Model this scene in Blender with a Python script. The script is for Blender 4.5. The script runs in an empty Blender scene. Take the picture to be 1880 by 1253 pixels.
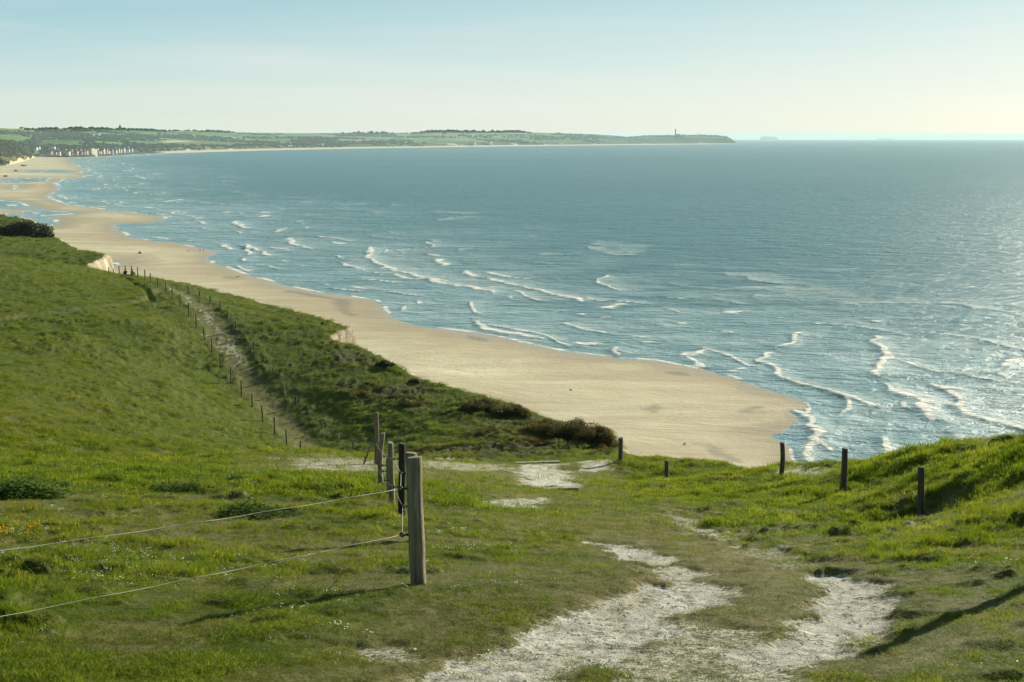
import bpy, bmesh, math, random
import numpy as np
from mathutils import Vector, Matrix

# ------------------------------------------------------------------ camera, sky, sun, exposure
H = 60.0                      # eye height above the sea
F = 2000.0                    # focal length in pixels of the 1880 px wide photograph
EARTH = 7.4e6                 # effective earth radius (with refraction)
EYE_ROW = 248.3
PITCH = math.atan((626.5 - EYE_ROW) / F)
SUN_AZ, SUN_EL = 43.0, 19.0   # degrees to the right of the view, and up

sc = bpy.context.scene
COL = sc.collection
cam_d = bpy.data.cameras.new('camera'); cam = bpy.data.objects.new('camera', cam_d); COL.objects.link(cam)
cam.location = (0, 0, H); cam.rotation_euler = (math.pi/2 - PITCH, 0, 0)
cam_d.sensor_width = 36; cam_d.lens = 36 * F / 1880; cam_d.clip_start = 0.2; cam_d.clip_end = 200000
sc.camera = cam

SKY_STOPS = [(0.0, (0.96, 0.99, 0.88)), (0.025, (0.88, 0.97, 0.90)), (0.06, (0.69, 0.88, 0.90)), (0.12, (0.39, 0.69, 0.80)), (0.30, (0.17, 0.34, 0.44)), (1.0, (0.05, 0.13, 0.23))]
world = bpy.data.worlds.new('World'); sc.world = world; world.use_nodes = True
wn = world.node_tree; wn.nodes.clear()
def wnode(t, **k):
    n = wn.nodes.new(t)
    for a, b in k.items(): setattr(n, a, b)
    return n
sky = wnode('ShaderNodeTexSky', sky_type='NISHITA', sun_disc=False, sun_elevation=math.radians(SUN_EL),
            sun_rotation=math.radians(SUN_AZ), altitude=60, air_density=1.0, dust_density=1.0, ozone_density=1.0)
tint = wnode('ShaderNodeMix', data_type='RGBA', blend_type='MULTIPLY'); tint.inputs[0].default_value = 1
tint.inputs[7].default_value = (0.80, 1.0, 1.05, 1)
L = wn.links.new
tc = wnode('ShaderNodeTexCoord'); sep = wnode('ShaderNodeSeparateXYZ'); L(tc.outputs['Generated'], sep.inputs[0])
def wramp(fac, stops):
    r = wnode('ShaderNodeValToRGB'); e = r.color_ramp.elements
    while len(e) < len(stops): e.new(0.5)
    for i, (p, c) in enumerate(stops): e[i].position = p; e[i].color = (*c, 1)
    L(fac, r.inputs[0]); return r.outputs[0]
def wmix(f, a, b, bt='MIX'):
    m = wnode('ShaderNodeMix', data_type='RGBA', blend_type=bt)
    for s_, v in ((0, f), (6, a), (7, b)):
        if isinstance(v, (int, float)): m.inputs[s_].default_value = v
        elif isinstance(v, tuple): m.inputs[s_].default_value = (*v, 1)
        else: L(v, m.inputs[s_])
    return m.outputs[2]
# measured spring-evening air: pale cream at the horizon, teal above, warmer towards the sun
grad = wramp(sep.outputs['Z'], SKY_STOPS)
az = wnode('ShaderNodeVectorMath', operation='DOT_PRODUCT'); L(tc.outputs['Generated'], az.inputs[0])
az.inputs[1].default_value = (math.sin(math.radians(SUN_AZ)), math.cos(math.radians(SUN_AZ)), 0)
side = wramp(az.outputs['Value'], [(0.35, (0, 0, 0)), (1.0, (1, 1, 1))])
grad = wmix(side, wmix(1.0, grad, (0.86, 0.91, 0.90), 'MULTIPLY'), wmix(0.38, grad, (0.98, 0.96, 0.86)))
g10 = wnode('ShaderNodeVectorMath', operation='SCALE'); L(grad, g10.inputs[0]); g10.inputs['Scale'].default_value = 10.0
L(sky.outputs[0], tint.inputs[6])
skyc = wmix(0.88, tint.outputs[2], g10.outputs[0])
# thin high cloud: faint stretched wisps in the sky itself
mp = wnode('ShaderNodeMapping'); mp.inputs['Scale'].default_value = (1.2, 1.2, 16); mp.inputs['Rotation'].default_value = (0.02, 0.05, 0)
L(tc.outputs['Generated'], mp.inputs[0])
nz = wnode('ShaderNodeTexNoise'); nz.inputs['Scale'].default_value = 1.3; nz.inputs['Detail'].default_value = 7
nz.inputs['Roughness'].default_value = 0.55; nz.inputs['Distortion'].default_value = 0.6; L(mp.outputs[0], nz.inputs[0])
wisp = wramp(nz.outputs[0], [(0.48, (0, 0, 0)), (0.75, (0.36, 0.36, 0.36))])
skyc = wmix(wisp, skyc, (9.4, 9.3, 8.8))
bg = wnode('ShaderNodeBackground'); bg.inputs['Strength'].default_value = 0.050
wo = wnode('ShaderNodeOutputWorld')
L(skyc, bg.inputs[0]); L(bg.outputs[0], wo.inputs[0])

sun_d = bpy.data.lights.new('sun', 'SUN'); sun = bpy.data.objects.new('sun', sun_d); COL.objects.link(sun)
sun_d.energy = 5.0; sun_d.angle = math.radians(0.5); sun_d.color = (1.0, 0.92, 0.73)
_a, _e = math.radians(SUN_AZ), math.radians(SUN_EL)
SUNV = Vector((math.sin(_a)*math.cos(_e), math.cos(_a)*math.cos(_e), math.sin(_e)))
sun.rotation_euler = SUNV.to_track_quat('Z', 'Y').to_euler()
sc.view_settings.view_transform = 'Standard'; sc.view_settings.look = 'None'
sc.view_settings.exposure = 0.92; sc.view_settings.gamma = 1.0
sc.cycles.volume_bounces = 1; sc.cycles.max_bounces = 8; sc.cycles.diffuse_bounces = 3
sc.cycles.transmission_bounces = 4; sc.cycles.sample_clamp_indirect = 4.0; sc.cycles.caustics_reflective = False

# ------------------------------------------------------------------ photograph geometry -> world points
cP, sP = math.cos(PITCH), math.sin(PITCH)
def ray(px, py):
    """direction per metre of forward distance: (x, 1, z)"""
    u = (px - 940.0) / F; v = (626.5 - py) / F
    y = cP + v * sP; z = -sP + v * cP
    return u / y, z / y
def at(px, py, Y):
    a, b = ray(px, py); return np.array((a * Y, Y, H + b * Y))
def drop(x, y): return -(x*x + y*y) / (2 * EARTH)
def sea_at(px, py, lift=0.0):
    a, b = ray(px, py); k = (a*a + 1) / (2 * EARTH)
    h = H - lift
    disc = b*b - 4 * k * h
    Y = h / -b if disc < 0 or b >= 0 else (-b - math.sqrt(disc)) / (2 * k)
    if b >= 0: Y = 29000.0
    Y = min(Y, 29000.0)
    return np.array((a * Y, Y, drop(a*Y, Y) + lift))
def depth_of(px, yt, yb, h): return h / (ray(px, yt)[1] - ray(px, yb)[1])

# ------------------------------------------------------------------ noise
def _h(ix, iy, seed):
    n = (ix.astype(np.int64) * 374761393 + iy.astype(np.int64) * 668265263 + seed * 2147483647) & 0xFFFFFFFF
    n = ((n ^ (n >> 13)) * 1274126177) & 0xFFFFFFFF
    n = (n ^ (n >> 16)) & 0xFFFFFFFF
    return n.astype(np.float64) / 4294967295.0
def vn(x, y, seed=0):
    x = np.asarray(x, float); y = np.asarray(y, float)
    ix = np.floor(x); iy = np.floor(y); fx = x - ix; fy = y - iy
    fx = fx*fx*fx*(fx*(fx*6-15)+10); fy = fy*fy*fy*(fy*(fy*6-15)+10)
    a = _h(ix, iy, seed); b = _h(ix+1, iy, seed); c = _h(ix, iy+1, seed); d = _h(ix+1, iy+1, seed)
    return (a*(1-fx)+b*fx)*(1-fy) + (c*(1-fx)+d*fx)*fy
def fbm(x, y, o=4, seed=0, g=0.5):
    s = 0; a = 1; t = 0
    for k in range(o):
        s = s + a * vn(x*2**k + 17.3*k, y*2**k - 9.1*k, seed+k); t += a; a *= g
    return s / t                       # 0..1
def smooth(a, b, v):
    t = np.clip((v - a) / (b - a), 0, 1); return t*t*(3-2*t)

# ------------------------------------------------------------------ polygon tools
def seg_dist(x, y, pts, closed=False):
    """distance to a polyline, side sign (>0 on the left) and parameter along it"""
    P = np.asarray(pts, float)[:, :2]
    if closed: P = np.vstack([P, P[:1]])
    best = np.full(np.shape(x), 1e18); side = np.zeros(np.shape(x)); tt = np.zeros(np.shape(x))
    for i in range(len(P)-1):
        ax, ay = P[i]; bx, by = P[i+1]; dx, dy = bx-ax, by-ay; l2 = dx*dx+dy*dy + 1e-12
        t = np.clip(((x-ax)*dx + (y-ay)*dy) / l2, 0, 1)
        ex = x - (ax + t*dx); ey = y - (ay + t*dy); d = ex*ex + ey*ey
        m = d < best
        best = np.where(m, d, best); side = np.where(m, np.sign(dx*ey - dy*ex), side); tt = np.where(m, i + t, tt)
    return np.sqrt(best), side, tt
def inside(x, y, pts):
    P = np.asarray(pts, float)[:, :2]; r = np.zeros(np.shape(x), bool); n = len(P)
    for i in range(n):
        ax, ay = P[i]; bx, by = P[(i+1) % n]
        c = (ay > y) != (by > y)
        with np.errstate(divide='ignore', invalid='ignore'):
            xx = (bx-ax) * (y-ay) / (by-ay if by != ay else 1e-12) + ax
        r ^= c & (x < xx)
    return r
def sd_poly(x, y, pts):
    d, _, _ = seg_dist(x, y, pts, True); return np.where(inside(x, y, pts), d, -d)

# ------------------------------------------------------------------ near land: posts fix the depths
Z3 = 3.1333
left_posts_z = [(1165,1095,1170),(1085,1032,1135),(1017,957,1060),(949,892,988),(889,824,915),(828,748,845),(765,673,763),
  (706,592,680),(657,512,603),(614,437,527),(567,363,447),(524,300,382),(474,252,330),(430,212,287),(392,180,250),(346,155,216),
  (304,130,195),(271,112,177),(230,97,160),(195,90,155),(160,90,148),(124,92,142),(90,105,140),(63,122,140)]
left_Y = [70,72,74.5,77,79.5,81.5,84,86.5,89,91.5,94,97,100,103,106.5,110,113,116,119,121.5,124,126.5,129,130.5]
left_posts = [(180+a/Z3, 460+b/Z3, 460+c/Z3, Y) for (a,b,c), Y in zip(left_posts_z, left_Y)]
_s = np.array([-ray(p[0], p[2])[1] for p in left_posts]); _Y = np.array(left_Y)
def Ymap(px, py):
    s = -ray(px, py)[1]; o = np.argsort(_s); return float(np.interp(s, _s[o], _Y[o]))
right_posts_z = [(520,205,235),(585,233,262),(645,262,293),(705,298,328),(745,347,378),(793,408,438),(842,460,488),(895,535,562),
  (953,605,630),(1008,682,712),(1069,768,795),(1139,840,875),(1207,907,937),(1287,985,1022),(1377,1063,1098),(1470,1125,1142)]
right_posts = [(180+a/Z3, 460+b/Z3, 460+c/Z3) for a,b,c in right_posts_z]
near_posts = [  # px, top, base, height, px of the top, width px
  (768,837,1070,1.27,764,29),(762,826,990,1.25,757,22),(738,813,948,1.22,741,13),(720,812,929,1.22,719,11),
  (713,842,910,0.77,713,6),(699,802,894,1.20,705,9),(691,754,850,1.80,693,8),
  (1690,870,967,1.18,1683,12),(1547,827,908,1.20,1546,11),(1434,815,880,1.18,1433,9),(1223,848,887,0.98,1223,8),(1139,803,847,1.18,1139,8)]
npY = [depth_of(p[0], p[1], p[2], p[3]) for p in near_posts]

cliff_px = [(1990,778,26),(1880,806,26.5),(1700,826,30.5),(1600,848,32.5),(1480,857,36.5),(1430,857,40),(1290,850,53),(1150,842,57),
  (1128,836,65),(1130,822,69),(1105,795,72),(1050,784,74),(950,752,78),(870,724,81),(760,697,85),(700,662,89),(640,634,92.5),
  (598,627,93.5),(596,608,95),(628,602,97.5),(570,582,101),(500,564,105.5),(460,554,108),(350,525,115),(300,516,121),
  (250,509,127),(200,502,133),(156,492,135),(152,487,144),(170,477,147),(187,468,153),(130,456,167),(90,434,178),(52,405,189)]
cliff_w = [at(*c) for c in cliff_px]
cliff_line = [(60,-60),(46,-10),(30,18)] + [tuple(c[:2]) for c in cliff_w] + \
             [(-93,197),(-118,208),(-150,222),(-190,262),(-240,330),(-330,420),(-500,520),(-500,-60)]
ctrl = [at(*c) for c in [
  (-200,1253,6.0),(100,1253,6.1),(500,1253,6.0),(940,1253,5.8),(1400,1253,5.8),(1800,1253,5.8),(300,1155,7.95),(800,1150,8.0),(1250,1130,8.3),(1675,1205,6.6),(1880,1090,9.0),
  (0,1000,12.1),(0,900,20.4),(0,862,29),(300,1000,12.8),(300,880,25),(300,850,36),(400,840,42),(520,835,46),(610,838,47),(800,845,48),(940,1000,14.2),(1200,1000,14.6),
  (500,930,18.5),(940,930,22.5),(1200,930,23.5),(1010,898,36),(985,850,50),(1290,853,50),(1350,930,24),(1500,1000,15.2),(1430,862,36),
  (1880,900,19),(1880,1000,12.8),(1880,830,24.5),(1750,880,22.8),(1700,832,28.5),(1600,852,30.5),
  (0,838,44),(0,760,58),(0,700,68),(0,600,87),(0,520,106),(0,472,120),(-300,700,60),(-300,560,92),(-300,470,124),
  (300,834,57),(300,760,70),(300,700,78.5),(300,600,90.5),(250,530,110),(150,505,120),(100,620,84),(150,490,131),(60,478,124),
  (450,800,71.5),(450,740,79),(400,640,89),
  (700,835,68),(900,836,66),(1090,836,63),(560,640,91),(750,760,77),(900,790,72),(600,700,84),(1000,800,71),(680,720,82),
  (0,466,152),(0,436,168),(100,470,152),(150,479,149),(45,436,180),(45,406,187),(0,410,188),(80,440,172),(-100,400,190),(-100,440,165)]]
ctrl += [np.array(c, float) for c in [(0,0,H-1.62),(-6,0,H-1.9),(6,0,H-1.3),(0,-20,H+2),(-20,-10,H),(25,-10,H+1),
  (at(520,828,58)[0],58,H-17.9),(at(300,830,45)[0],45,H-14.3),(at(900,840,58)[0],58,H-18.2),(at(1090,840,57)[0],57,H-17.6),(at(700,840,57)[0],57,H-17.9),
  (-55,133,H-17.2),(-80,133,H-16.2),(-40,138,H-18),(-150,190,H-14),(-200,250,H-13),(-250,120,H-8),(-300,20,H-4),(-120,60,H-7),(-60,20,H-4.5)]]
ctrl += [at(p[0], p[2], y) for p, y in zip(near_posts, npY)]
ctrl += [at(p[0], p[2], p[3]) for p in left_posts]
ctrl += [at(p[0], p[2]+4, Ymap(p[0], p[2])) for p in right_posts]
ctrl += [c for c in cliff_w[1:]]
C = np.array(ctrl); n = len(C)
def tps(r2): return 0.5 * r2 * np.log(r2 + 1e-9)
K = tps((C[:,None,0]-C[None,:,0])**2 + (C[:,None,1]-C[None,:,1])**2)
A = np.zeros((n+3, n+3)); A[:n,:n] = K + np.diag(0.6 + 0.010 * np.maximum(C[:,1], 0)**1.3); A[:n,n] = 1; A[:n,n+1] = C[:,0]; A[:n,n+2] = C[:,1]
A[n,:n] = 1; A[n+1,:n] = C[:,0]; A[n+2,:n] = C[:,1]
W = np.linalg.solve(A, np.concatenate([C[:,2], np.zeros(3)]))
def zbase(x, y):
    x = np.asarray(x, float); y = np.asarray(y, float); sh = x.shape; x = x.ravel(); y = y.ravel()
    out = W[n] + W[n+1]*x + W[n+2]*y
    for i in range(n): out = out + W[i] * tps((x-C[i,0])**2 + (y-C[i,1])**2)
    return out.reshape(sh)
def ground_hit(px, py):
    a, b = ray(px, py); ys = np.geomspace(3.5, 215, 1600)
    zz = zbase(a*ys, ys); k = np.argmax(zz > H + b*ys)
    if not (zz > H + b*ys).any(): k = len(ys)-1
    return np.array((a*ys[k], ys[k]))
def gpoly(pts): return [ground_hit(*p) for p in pts]
def z3(pts): return [(180+a/Z3, 460+b/Z3) for a, b in pts]
def mpoly(pts):              # mid-distance points: depth read from the path
    r = []
    for px, py in pts:
        Y = Ymap(px, py); a, b = ray(px, py); r.append((a*Y, Y))
    return r
path_L = mpoly(z3([(360,190),(420,220),(500,290),(560,370),(600,440),(650,540),(720,620),(760,690),(800,760),(860,840),(930,920),(1000,1000),(1080,1080),(1150,1150),(1190,1178)]))
path_R = mpoly(z3([(1345,1178),(1250,1080),(1180,990),(1100,900),(1040,820),(960,740),(910,660),(860,580),(820,510),(780,440),(740,390),(690,350),(640,310),(570,265),(480,225),(400,190)]))
mid_path = path_L + path_R
mid_chalk = mpoly(z3([(410,212),(470,235),(560,290),(640,350),(720,420),(780,500),(830,580),(880,660),(770,650),(720,600),(660,500),(600,400),(540,320),(470,265)]))
trench = mpoly(z3([(120,150),(180,172),(232,206),(280,235),(305,270),(312,310)]))
chalks = [(0.76, gpoly([(640,1253),(760,1238),(850,1213),(930,1180),(955,1140),(1100,1108),(1180,1070),(1260,1064),(1330,1072),(1315,1100),(1235,1120),(1250,1150),(1160,1180),(1060,1215),(1100,1290),(640,1290)])),
  (0.53, gpoly([(1080,1290),(1060,1225),(1150,1195),(1250,1120),(1340,1135),(1400,1160),(1450,1190),(1500,1225),(1560,1253),(1560,1290)])),
  (0.85, gpoly([(1485,1046),(1560,1046),(1612,1072),(1627,1110),(1602,1160),(1540,1185),(1480,1195),(1400,1225),(1375,1195),(1450,1165),(1500,1110),(1535,1078)])),
  (0.7, gpoly([(1085,990),(1180,998),(1235,1022),(1300,1050),(1240,1056),(1180,1030)])),
  (0.55, gpoly([(1230,940),(1300,950),(1390,990),(1375,1002),(1290,985),(1240,965)])),
  (0.7, gpoly([(950,851),(1030,851),(1066,893),(962,893)])),
  (0.5, gpoly([(495,838),(560,838),(640,840),(705,842),(700,862),(610,867),(540,860)])),
  (0.5, gpoly([(700,841),(800,841),(900,848),(960,852),(955,862),(880,863),(780,860)])),
  (0.6, gpoly([(880,912),(1000,912),(990,926),(880,934)])), (0.6, gpoly([(1065,846),(1140,845),(1120,862),(1070,864)])),
  (0.75, gpoly([(1425,859),(1530,860),(1500,875),(1430,872)])), (0.5, gpoly([(1640,955),(1700,960),(1690,972),(1630,970)])),
  (0.5, gpoly([(690,1183),(745,1183),(740,1196),(690,1197)])), (0.5, gpoly([(70,922),(120,922),(120,934),(70,934)])),
  (0.45, gpoly([(1340,1000),(1480,1000),(1500,1040),(1380,1030)]))]
worn = gpoly([(480,1300),(560,1215),(820,1120),(1060,1040),(1120,1000),(900,955),(820,905),(700,880),(480,860),(420,845),(540,836),(960,842),(1140,846),(1200,862),(1160,890),(1320,920),(1480,985),(1640,1045),(1690,1110),(1640,1200),(1600,1300)])
bank_edge = gpoly([(1270,938),(1330,952),(1370,972),(1410,1000),(1470,1015)])
brow = gpoly([(380,852),(440,838),(560,833),(700,839),(900,843),(1140,844),(1165,862),(1000,872),(900,882),(700,876),(520,874),(400,864)])
track = mpoly([(-80,690),(0,655),(60,625),(130,600),(200,578),(262,556),(300,532)])
heath = [mpoly([(600,705),(700,715),(800,735),(760,755),(650,735)])]
short_zone = gpoly([(-60,1300),(-60,1190),(150,1090),(450,1050),(790,1035),(1000,1010),(1180,980),(1330,1010),(1500,1030),(1700,1040),(1960,1080),(1960,1300)])
longg = gpoly([(1880,812),(1700,832),(1500,870),(1480,900),(1560,930),(1600,990),(1700,1010),(1880,1060),(2100,1050),(2100,800)])
shrub_poly = [p for p in reversed(path_R)] + [tuple(at(640,836,62)[:2]), tuple(at(1128,838,62)[:2])] + [tuple(c[:2]) for c in cliff_w[8:24]]
head_poly = [tuple(at(*q)[:2]) for q in [(-300,480,128),(60,476,126),(150,490,133),(200,500,140),(200,440,200),(-300,380,260)]]

def fields(x, y):
    """every world-space mask of the near land"""
    f = {}
    n1 = fbm(x*1.3, y*1.3, 4, 3); n2 = fbm(x*4.5, y*4.5, 3, 9); nb = fbm(x*0.22, y*0.22, 3, 5)
    r = np.hypot(x, y)
    wob = (n1-0.5)*1.5 + (n2-0.5)*1.1
    ck = np.zeros_like(x)
    for s, P in chalks:
        P = np.array(P); w = 0.22 + 0.012*np.mean(P[:,1])
        near = (x > P[:,0].min()-2) & (x < P[:,0].max()+2) & (y > P[:,1].min()-3) & (y < P[:,1].max()+3)
        if near.any():
            sd = sd_poly(x[near], y[near], P)
            v = s * smooth(-1.0, 0.5, sd/w*0.9 + wob[near]*1.25)
            ck[near] = np.maximum(ck[near], v)
    d = sd_poly(x, y, mid_chalk)
    ck = np.maximum(ck, 0.50*smooth(-0.8, 1.0, d + (n1-0.5)*1.5 + (n2-0.5)*5.0))
    f['chalk'] = ck
    sw = sd_poly(x, y, worn); sp = sd_poly(x, y, mid_path)
    f['worn'] = np.maximum(smooth(-1.0, 1.6, sw/(0.5+0.03*y) + wob*1.6), 0.62*smooth(-0.3, 0.4, sp + (n1-0.5)*0.6))
    f['worn'] = np.maximum(f['worn'], 0.9*smooth(-1.6, 1.4, sd_poly(x, y, brow) + wob*1.5))
    dK, _, _ = seg_dist(x, y, track)
    f['worn'] = np.maximum(f['worn'], 0.6*smooth(1.3, 0.3, dK + (n2-0.5)*1.2)); f['track'] = smooth(0.9, 0.1, dK + (n1-0.5)*0.8)
    f['path_sd'] = sp
    sh = sd_poly(x, y, shrub_poly); hd = sd_poly(x, y, head_poly)
    dRR, _, _ = seg_dist(x, y, path_R)
    f['shrub'] = np.maximum(smooth(-0.5, 1.0, sh), smooth(-1, 2, hd)) * smooth(2.0, 5.0, dRR)
    br = fbm(x*0.16+7, y*0.28, 4, 21)
    f['brown'] = f['shrub'] * smooth(0.58, 0.70, br + 0.07*smooth(-10, 8, x) - 0.12*smooth(-12, -30, x))
    for P in heath: f['brown'] = np.maximum(f['brown'], smooth(-1.5, 1.5, sd_poly(x, y, P) + (n1-0.5)*3))
    f['long'] = smooth(-1.5, 1.0, sd_poly(x, y, longg) + (n1-0.5)*2.5)
    f['short'] = smooth(-0.5, 0.9, sd_poly(x, y, short_zone) + (n1-0.5)*1.4)
    f['worn'] = np.maximum(f['worn'], f['short']*0.75*smooth(0.38, 0.62, fbm(x*0.7+5, y*0.9, 3, 17)))
    f['worn'] = np.maximum(f['worn'], (y < 60)*0.6*smooth(0.50, 0.64, fbm(x*0.45+15, y*0.5, 4, 19)))
    f['nb'] = nb; f['n1'] = n1; f['n2'] = n2
    return f
def tussock(x, y):
    a = fbm(x*0.9, y*1.4, 3, 31); b = fbm(x*0.33, y*0.6, 2, 37)
    return smooth(0.50, 0.78, a) * (0.5 + b)
def zland(x, y, f=None, dc=None):
    x = np.asarray(x, float); y = np.asarray(y, float)
    if f is None: f = fields(x, y)
    z = zbase(x, y)
    far = smooth(38, 60, y)
    soft = (1 - 0.85*f['chalk']) * (1 - 0.75*f['worn']) * (1 - 0.65*f['short'])
    t = tussock(x, y)
    t2 = smooth(0.55, 0.75, fbm(x*2.1, y*2.9, 3, 33)) * (0.4 + 0.6*smooth(0.4, 0.6, f['nb']))
    z = z + soft * ((0.05 + 0.05*f['long'] + 0.04*far) * t + (0.12 + 0.10*f['long'] + 0.01*far)*t2 + (0.05+0.03*far)*(f['n1']-0.5))
    z = z + (0.20*far + 0.08) * (f['nb'] - 0.5)
    z = z + f['shrub'] * (0.26*(fbm(x*0.55, y*0.9, 4, 41)-0.5) + 0.18*(f['n2']-0.5))
    z = z - 0.09 * f['chalk']*(1-far) + 0.06*f['chalk']*(f['n2']-0.5) + 0.05*f['chalk']*(1-far)*(fbm(x*8, y*8, 2, 15)-0.5) - 0.03*f['worn']*(1-far)
    sp = f['path_sd']
    z = z - 0.05*smooth(-0.3, 0.5, sp)
    dR, _, _ = seg_dist(x, y, path_R)
    z = z + np.where(sp < 0, 0.05*smooth(0.1, 0.45, dR)*(1-smooth(1.0, 1.9, dR)), 0) * (1-smooth(108, 118, y))
    z = z - np.where(sp < 0, 0.12*smooth(1.4, 2.0, dR)*(1-smooth(2.2, 2.9, dR)), 0) * (f['shrub'])
    z = z - 0.16*f['track']
    dT, _, _ = seg_dist(x, y, trench)
    z = z - 0.42*(1-smooth(0.05, 0.34, dT))
    dB, sB, _ = seg_dist(x, y, bank_edge)
    z = z + np.where(sB > 0, 0.05, 0.0) * (1-smooth(0.0, 1.6, dB)) * smooth(0, 0.12, dB)
    if dc is None: dc = -sd_poly(x, y, cliff_line)
    wob = 0.9*(fbm(x*0.8, y*0.8, 3, 55)-0.5)
    d = np.maximum(dc + wob - 0.2, 0)
    z = z - 0.5*np.minimum(d, 1.2)**2 - np.maximum(d-0.8, 0)*3.0*(1+0.5*(fbm(x*0.5, y*0.5, 3, 57)-0.5))
    return np.maximum(z, -1.5)
def zat(x, y): return float(zland(np.array([x]), np.array([y]))[0])

# ------------------------------------------------------------------ materials
def mat(name):
    m = bpy.data.materials.new(name); m.use_nodes = True; nt = m.node_tree
    b = nt.nodes['Principled BSDF']; return m, nt, b
def N(nt, t, **k):
    x = nt.nodes.new(t)
    for a, v in k.items(): setattr(x, a, v)
    return x
def tex(nt, scale, detail=4, rough=0.5, vec=None, dist=0.0, kind='ShaderNodeTexNoise'):
    x = nt.nodes.new(kind); x.inputs['Scale'].default_value = scale
    if 'Detail' in x.inputs: x.inputs['Detail'].default_value = detail
    if 'Roughness' in x.inputs: x.inputs['Roughness'].default_value = rough
    if 'Distortion' in x.inputs: x.inputs['Distortion'].default_value = dist
    if vec is not None: nt.links.new(vec, x.inputs['Vector'])
    return x
def pos(nt, scale=(1,1,1), rot=(0,0,0)):
    g = nt.nodes.new('ShaderNodeTexCoord'); m_ = nt.nodes.new('ShaderNodeMapping')
    m_.inputs['Scale'].default_value = scale; m_.inputs['Rotation'].default_value = rot
    nt.links.new(g.outputs['Object'], m_.inputs[0]); return m_.outputs[0]
def attr(nt, name):
    a = nt.nodes.new('ShaderNodeAttribute'); a.attribute_name = name; return a.outputs['Fac']
def ramp(nt, fac, stops):
    r = nt.nodes.new('ShaderNodeValToRGB'); e = r.color_ramp.elements
    while len(e) < len(stops): e.new(0.5)
    for i, (p, c) in enumerate(stops):
        e[i].position = p; e[i].color = (c[0], c[1], c[2], 1) if not isinstance(c, (int, float)) else (c, c, c, 1)
    nt.links.new(fac, r.inputs[0]); return r.outputs[0]
def mixc(nt, fac, a, b, bt='MIX'):
    m_ = nt.nodes.new('ShaderNodeMix'); m_.data_type = 'RGBA'; m_.blend_type = bt
    for s, v in ((0, fac), (6, a), (7, b)):
        if isinstance(v, (int, float)): m_.inputs[s].default_value = v
        elif isinstance(v, tuple): m_.inputs[s].default_value = (*v[:3], 1)
        else: nt.links.new(v, m_.inputs[s])
    return m_.outputs[2]
def math_(nt, op, a, b=0.0, clamp=False):
    m_ = nt.nodes.new('ShaderNodeMath'); m_.operation = op; m_.use_clamp = clamp
    for s, v in ((0, a), (1, b)):
        if isinstance(v, (int, float)): m_.inputs[s].default_value = v
        else: nt.links.new(v, m_.inputs[s])
    return m_.outputs[0]
def bump(nt, h, dist, strength=1.0, prev=None):
    b = nt.nodes.new('ShaderNodeBump'); b.inputs['Distance'].default_value = dist; b.inputs['Strength'].default_value = strength
    nt.links.new(h, b.inputs['Height'])
    if prev is not None: nt.links.new(prev, b.inputs['Normal'])
    return b.outputs[0]
def plain(name, c, rough=0.8, spec=0.3, var=0.25, scale=6.0, metal=0.0):
    m, nt, b = mat(name)
    t = tex(nt, scale, 5, 0.6, pos(nt))
    lo = tuple(v*(1-var) for v in c); hi = tuple(min(1, v*(1+var)) for v in c)
    nt.links.new(ramp(nt, t.outputs[0], [(0.3, lo), (0.7, hi)]), b.inputs['Base Color'])
    b.inputs['Roughness'].default_value = rough; b.inputs['Specular IOR Level'].default_value = spec; b.inputs['Metallic'].default_value = metal
    return m

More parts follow.
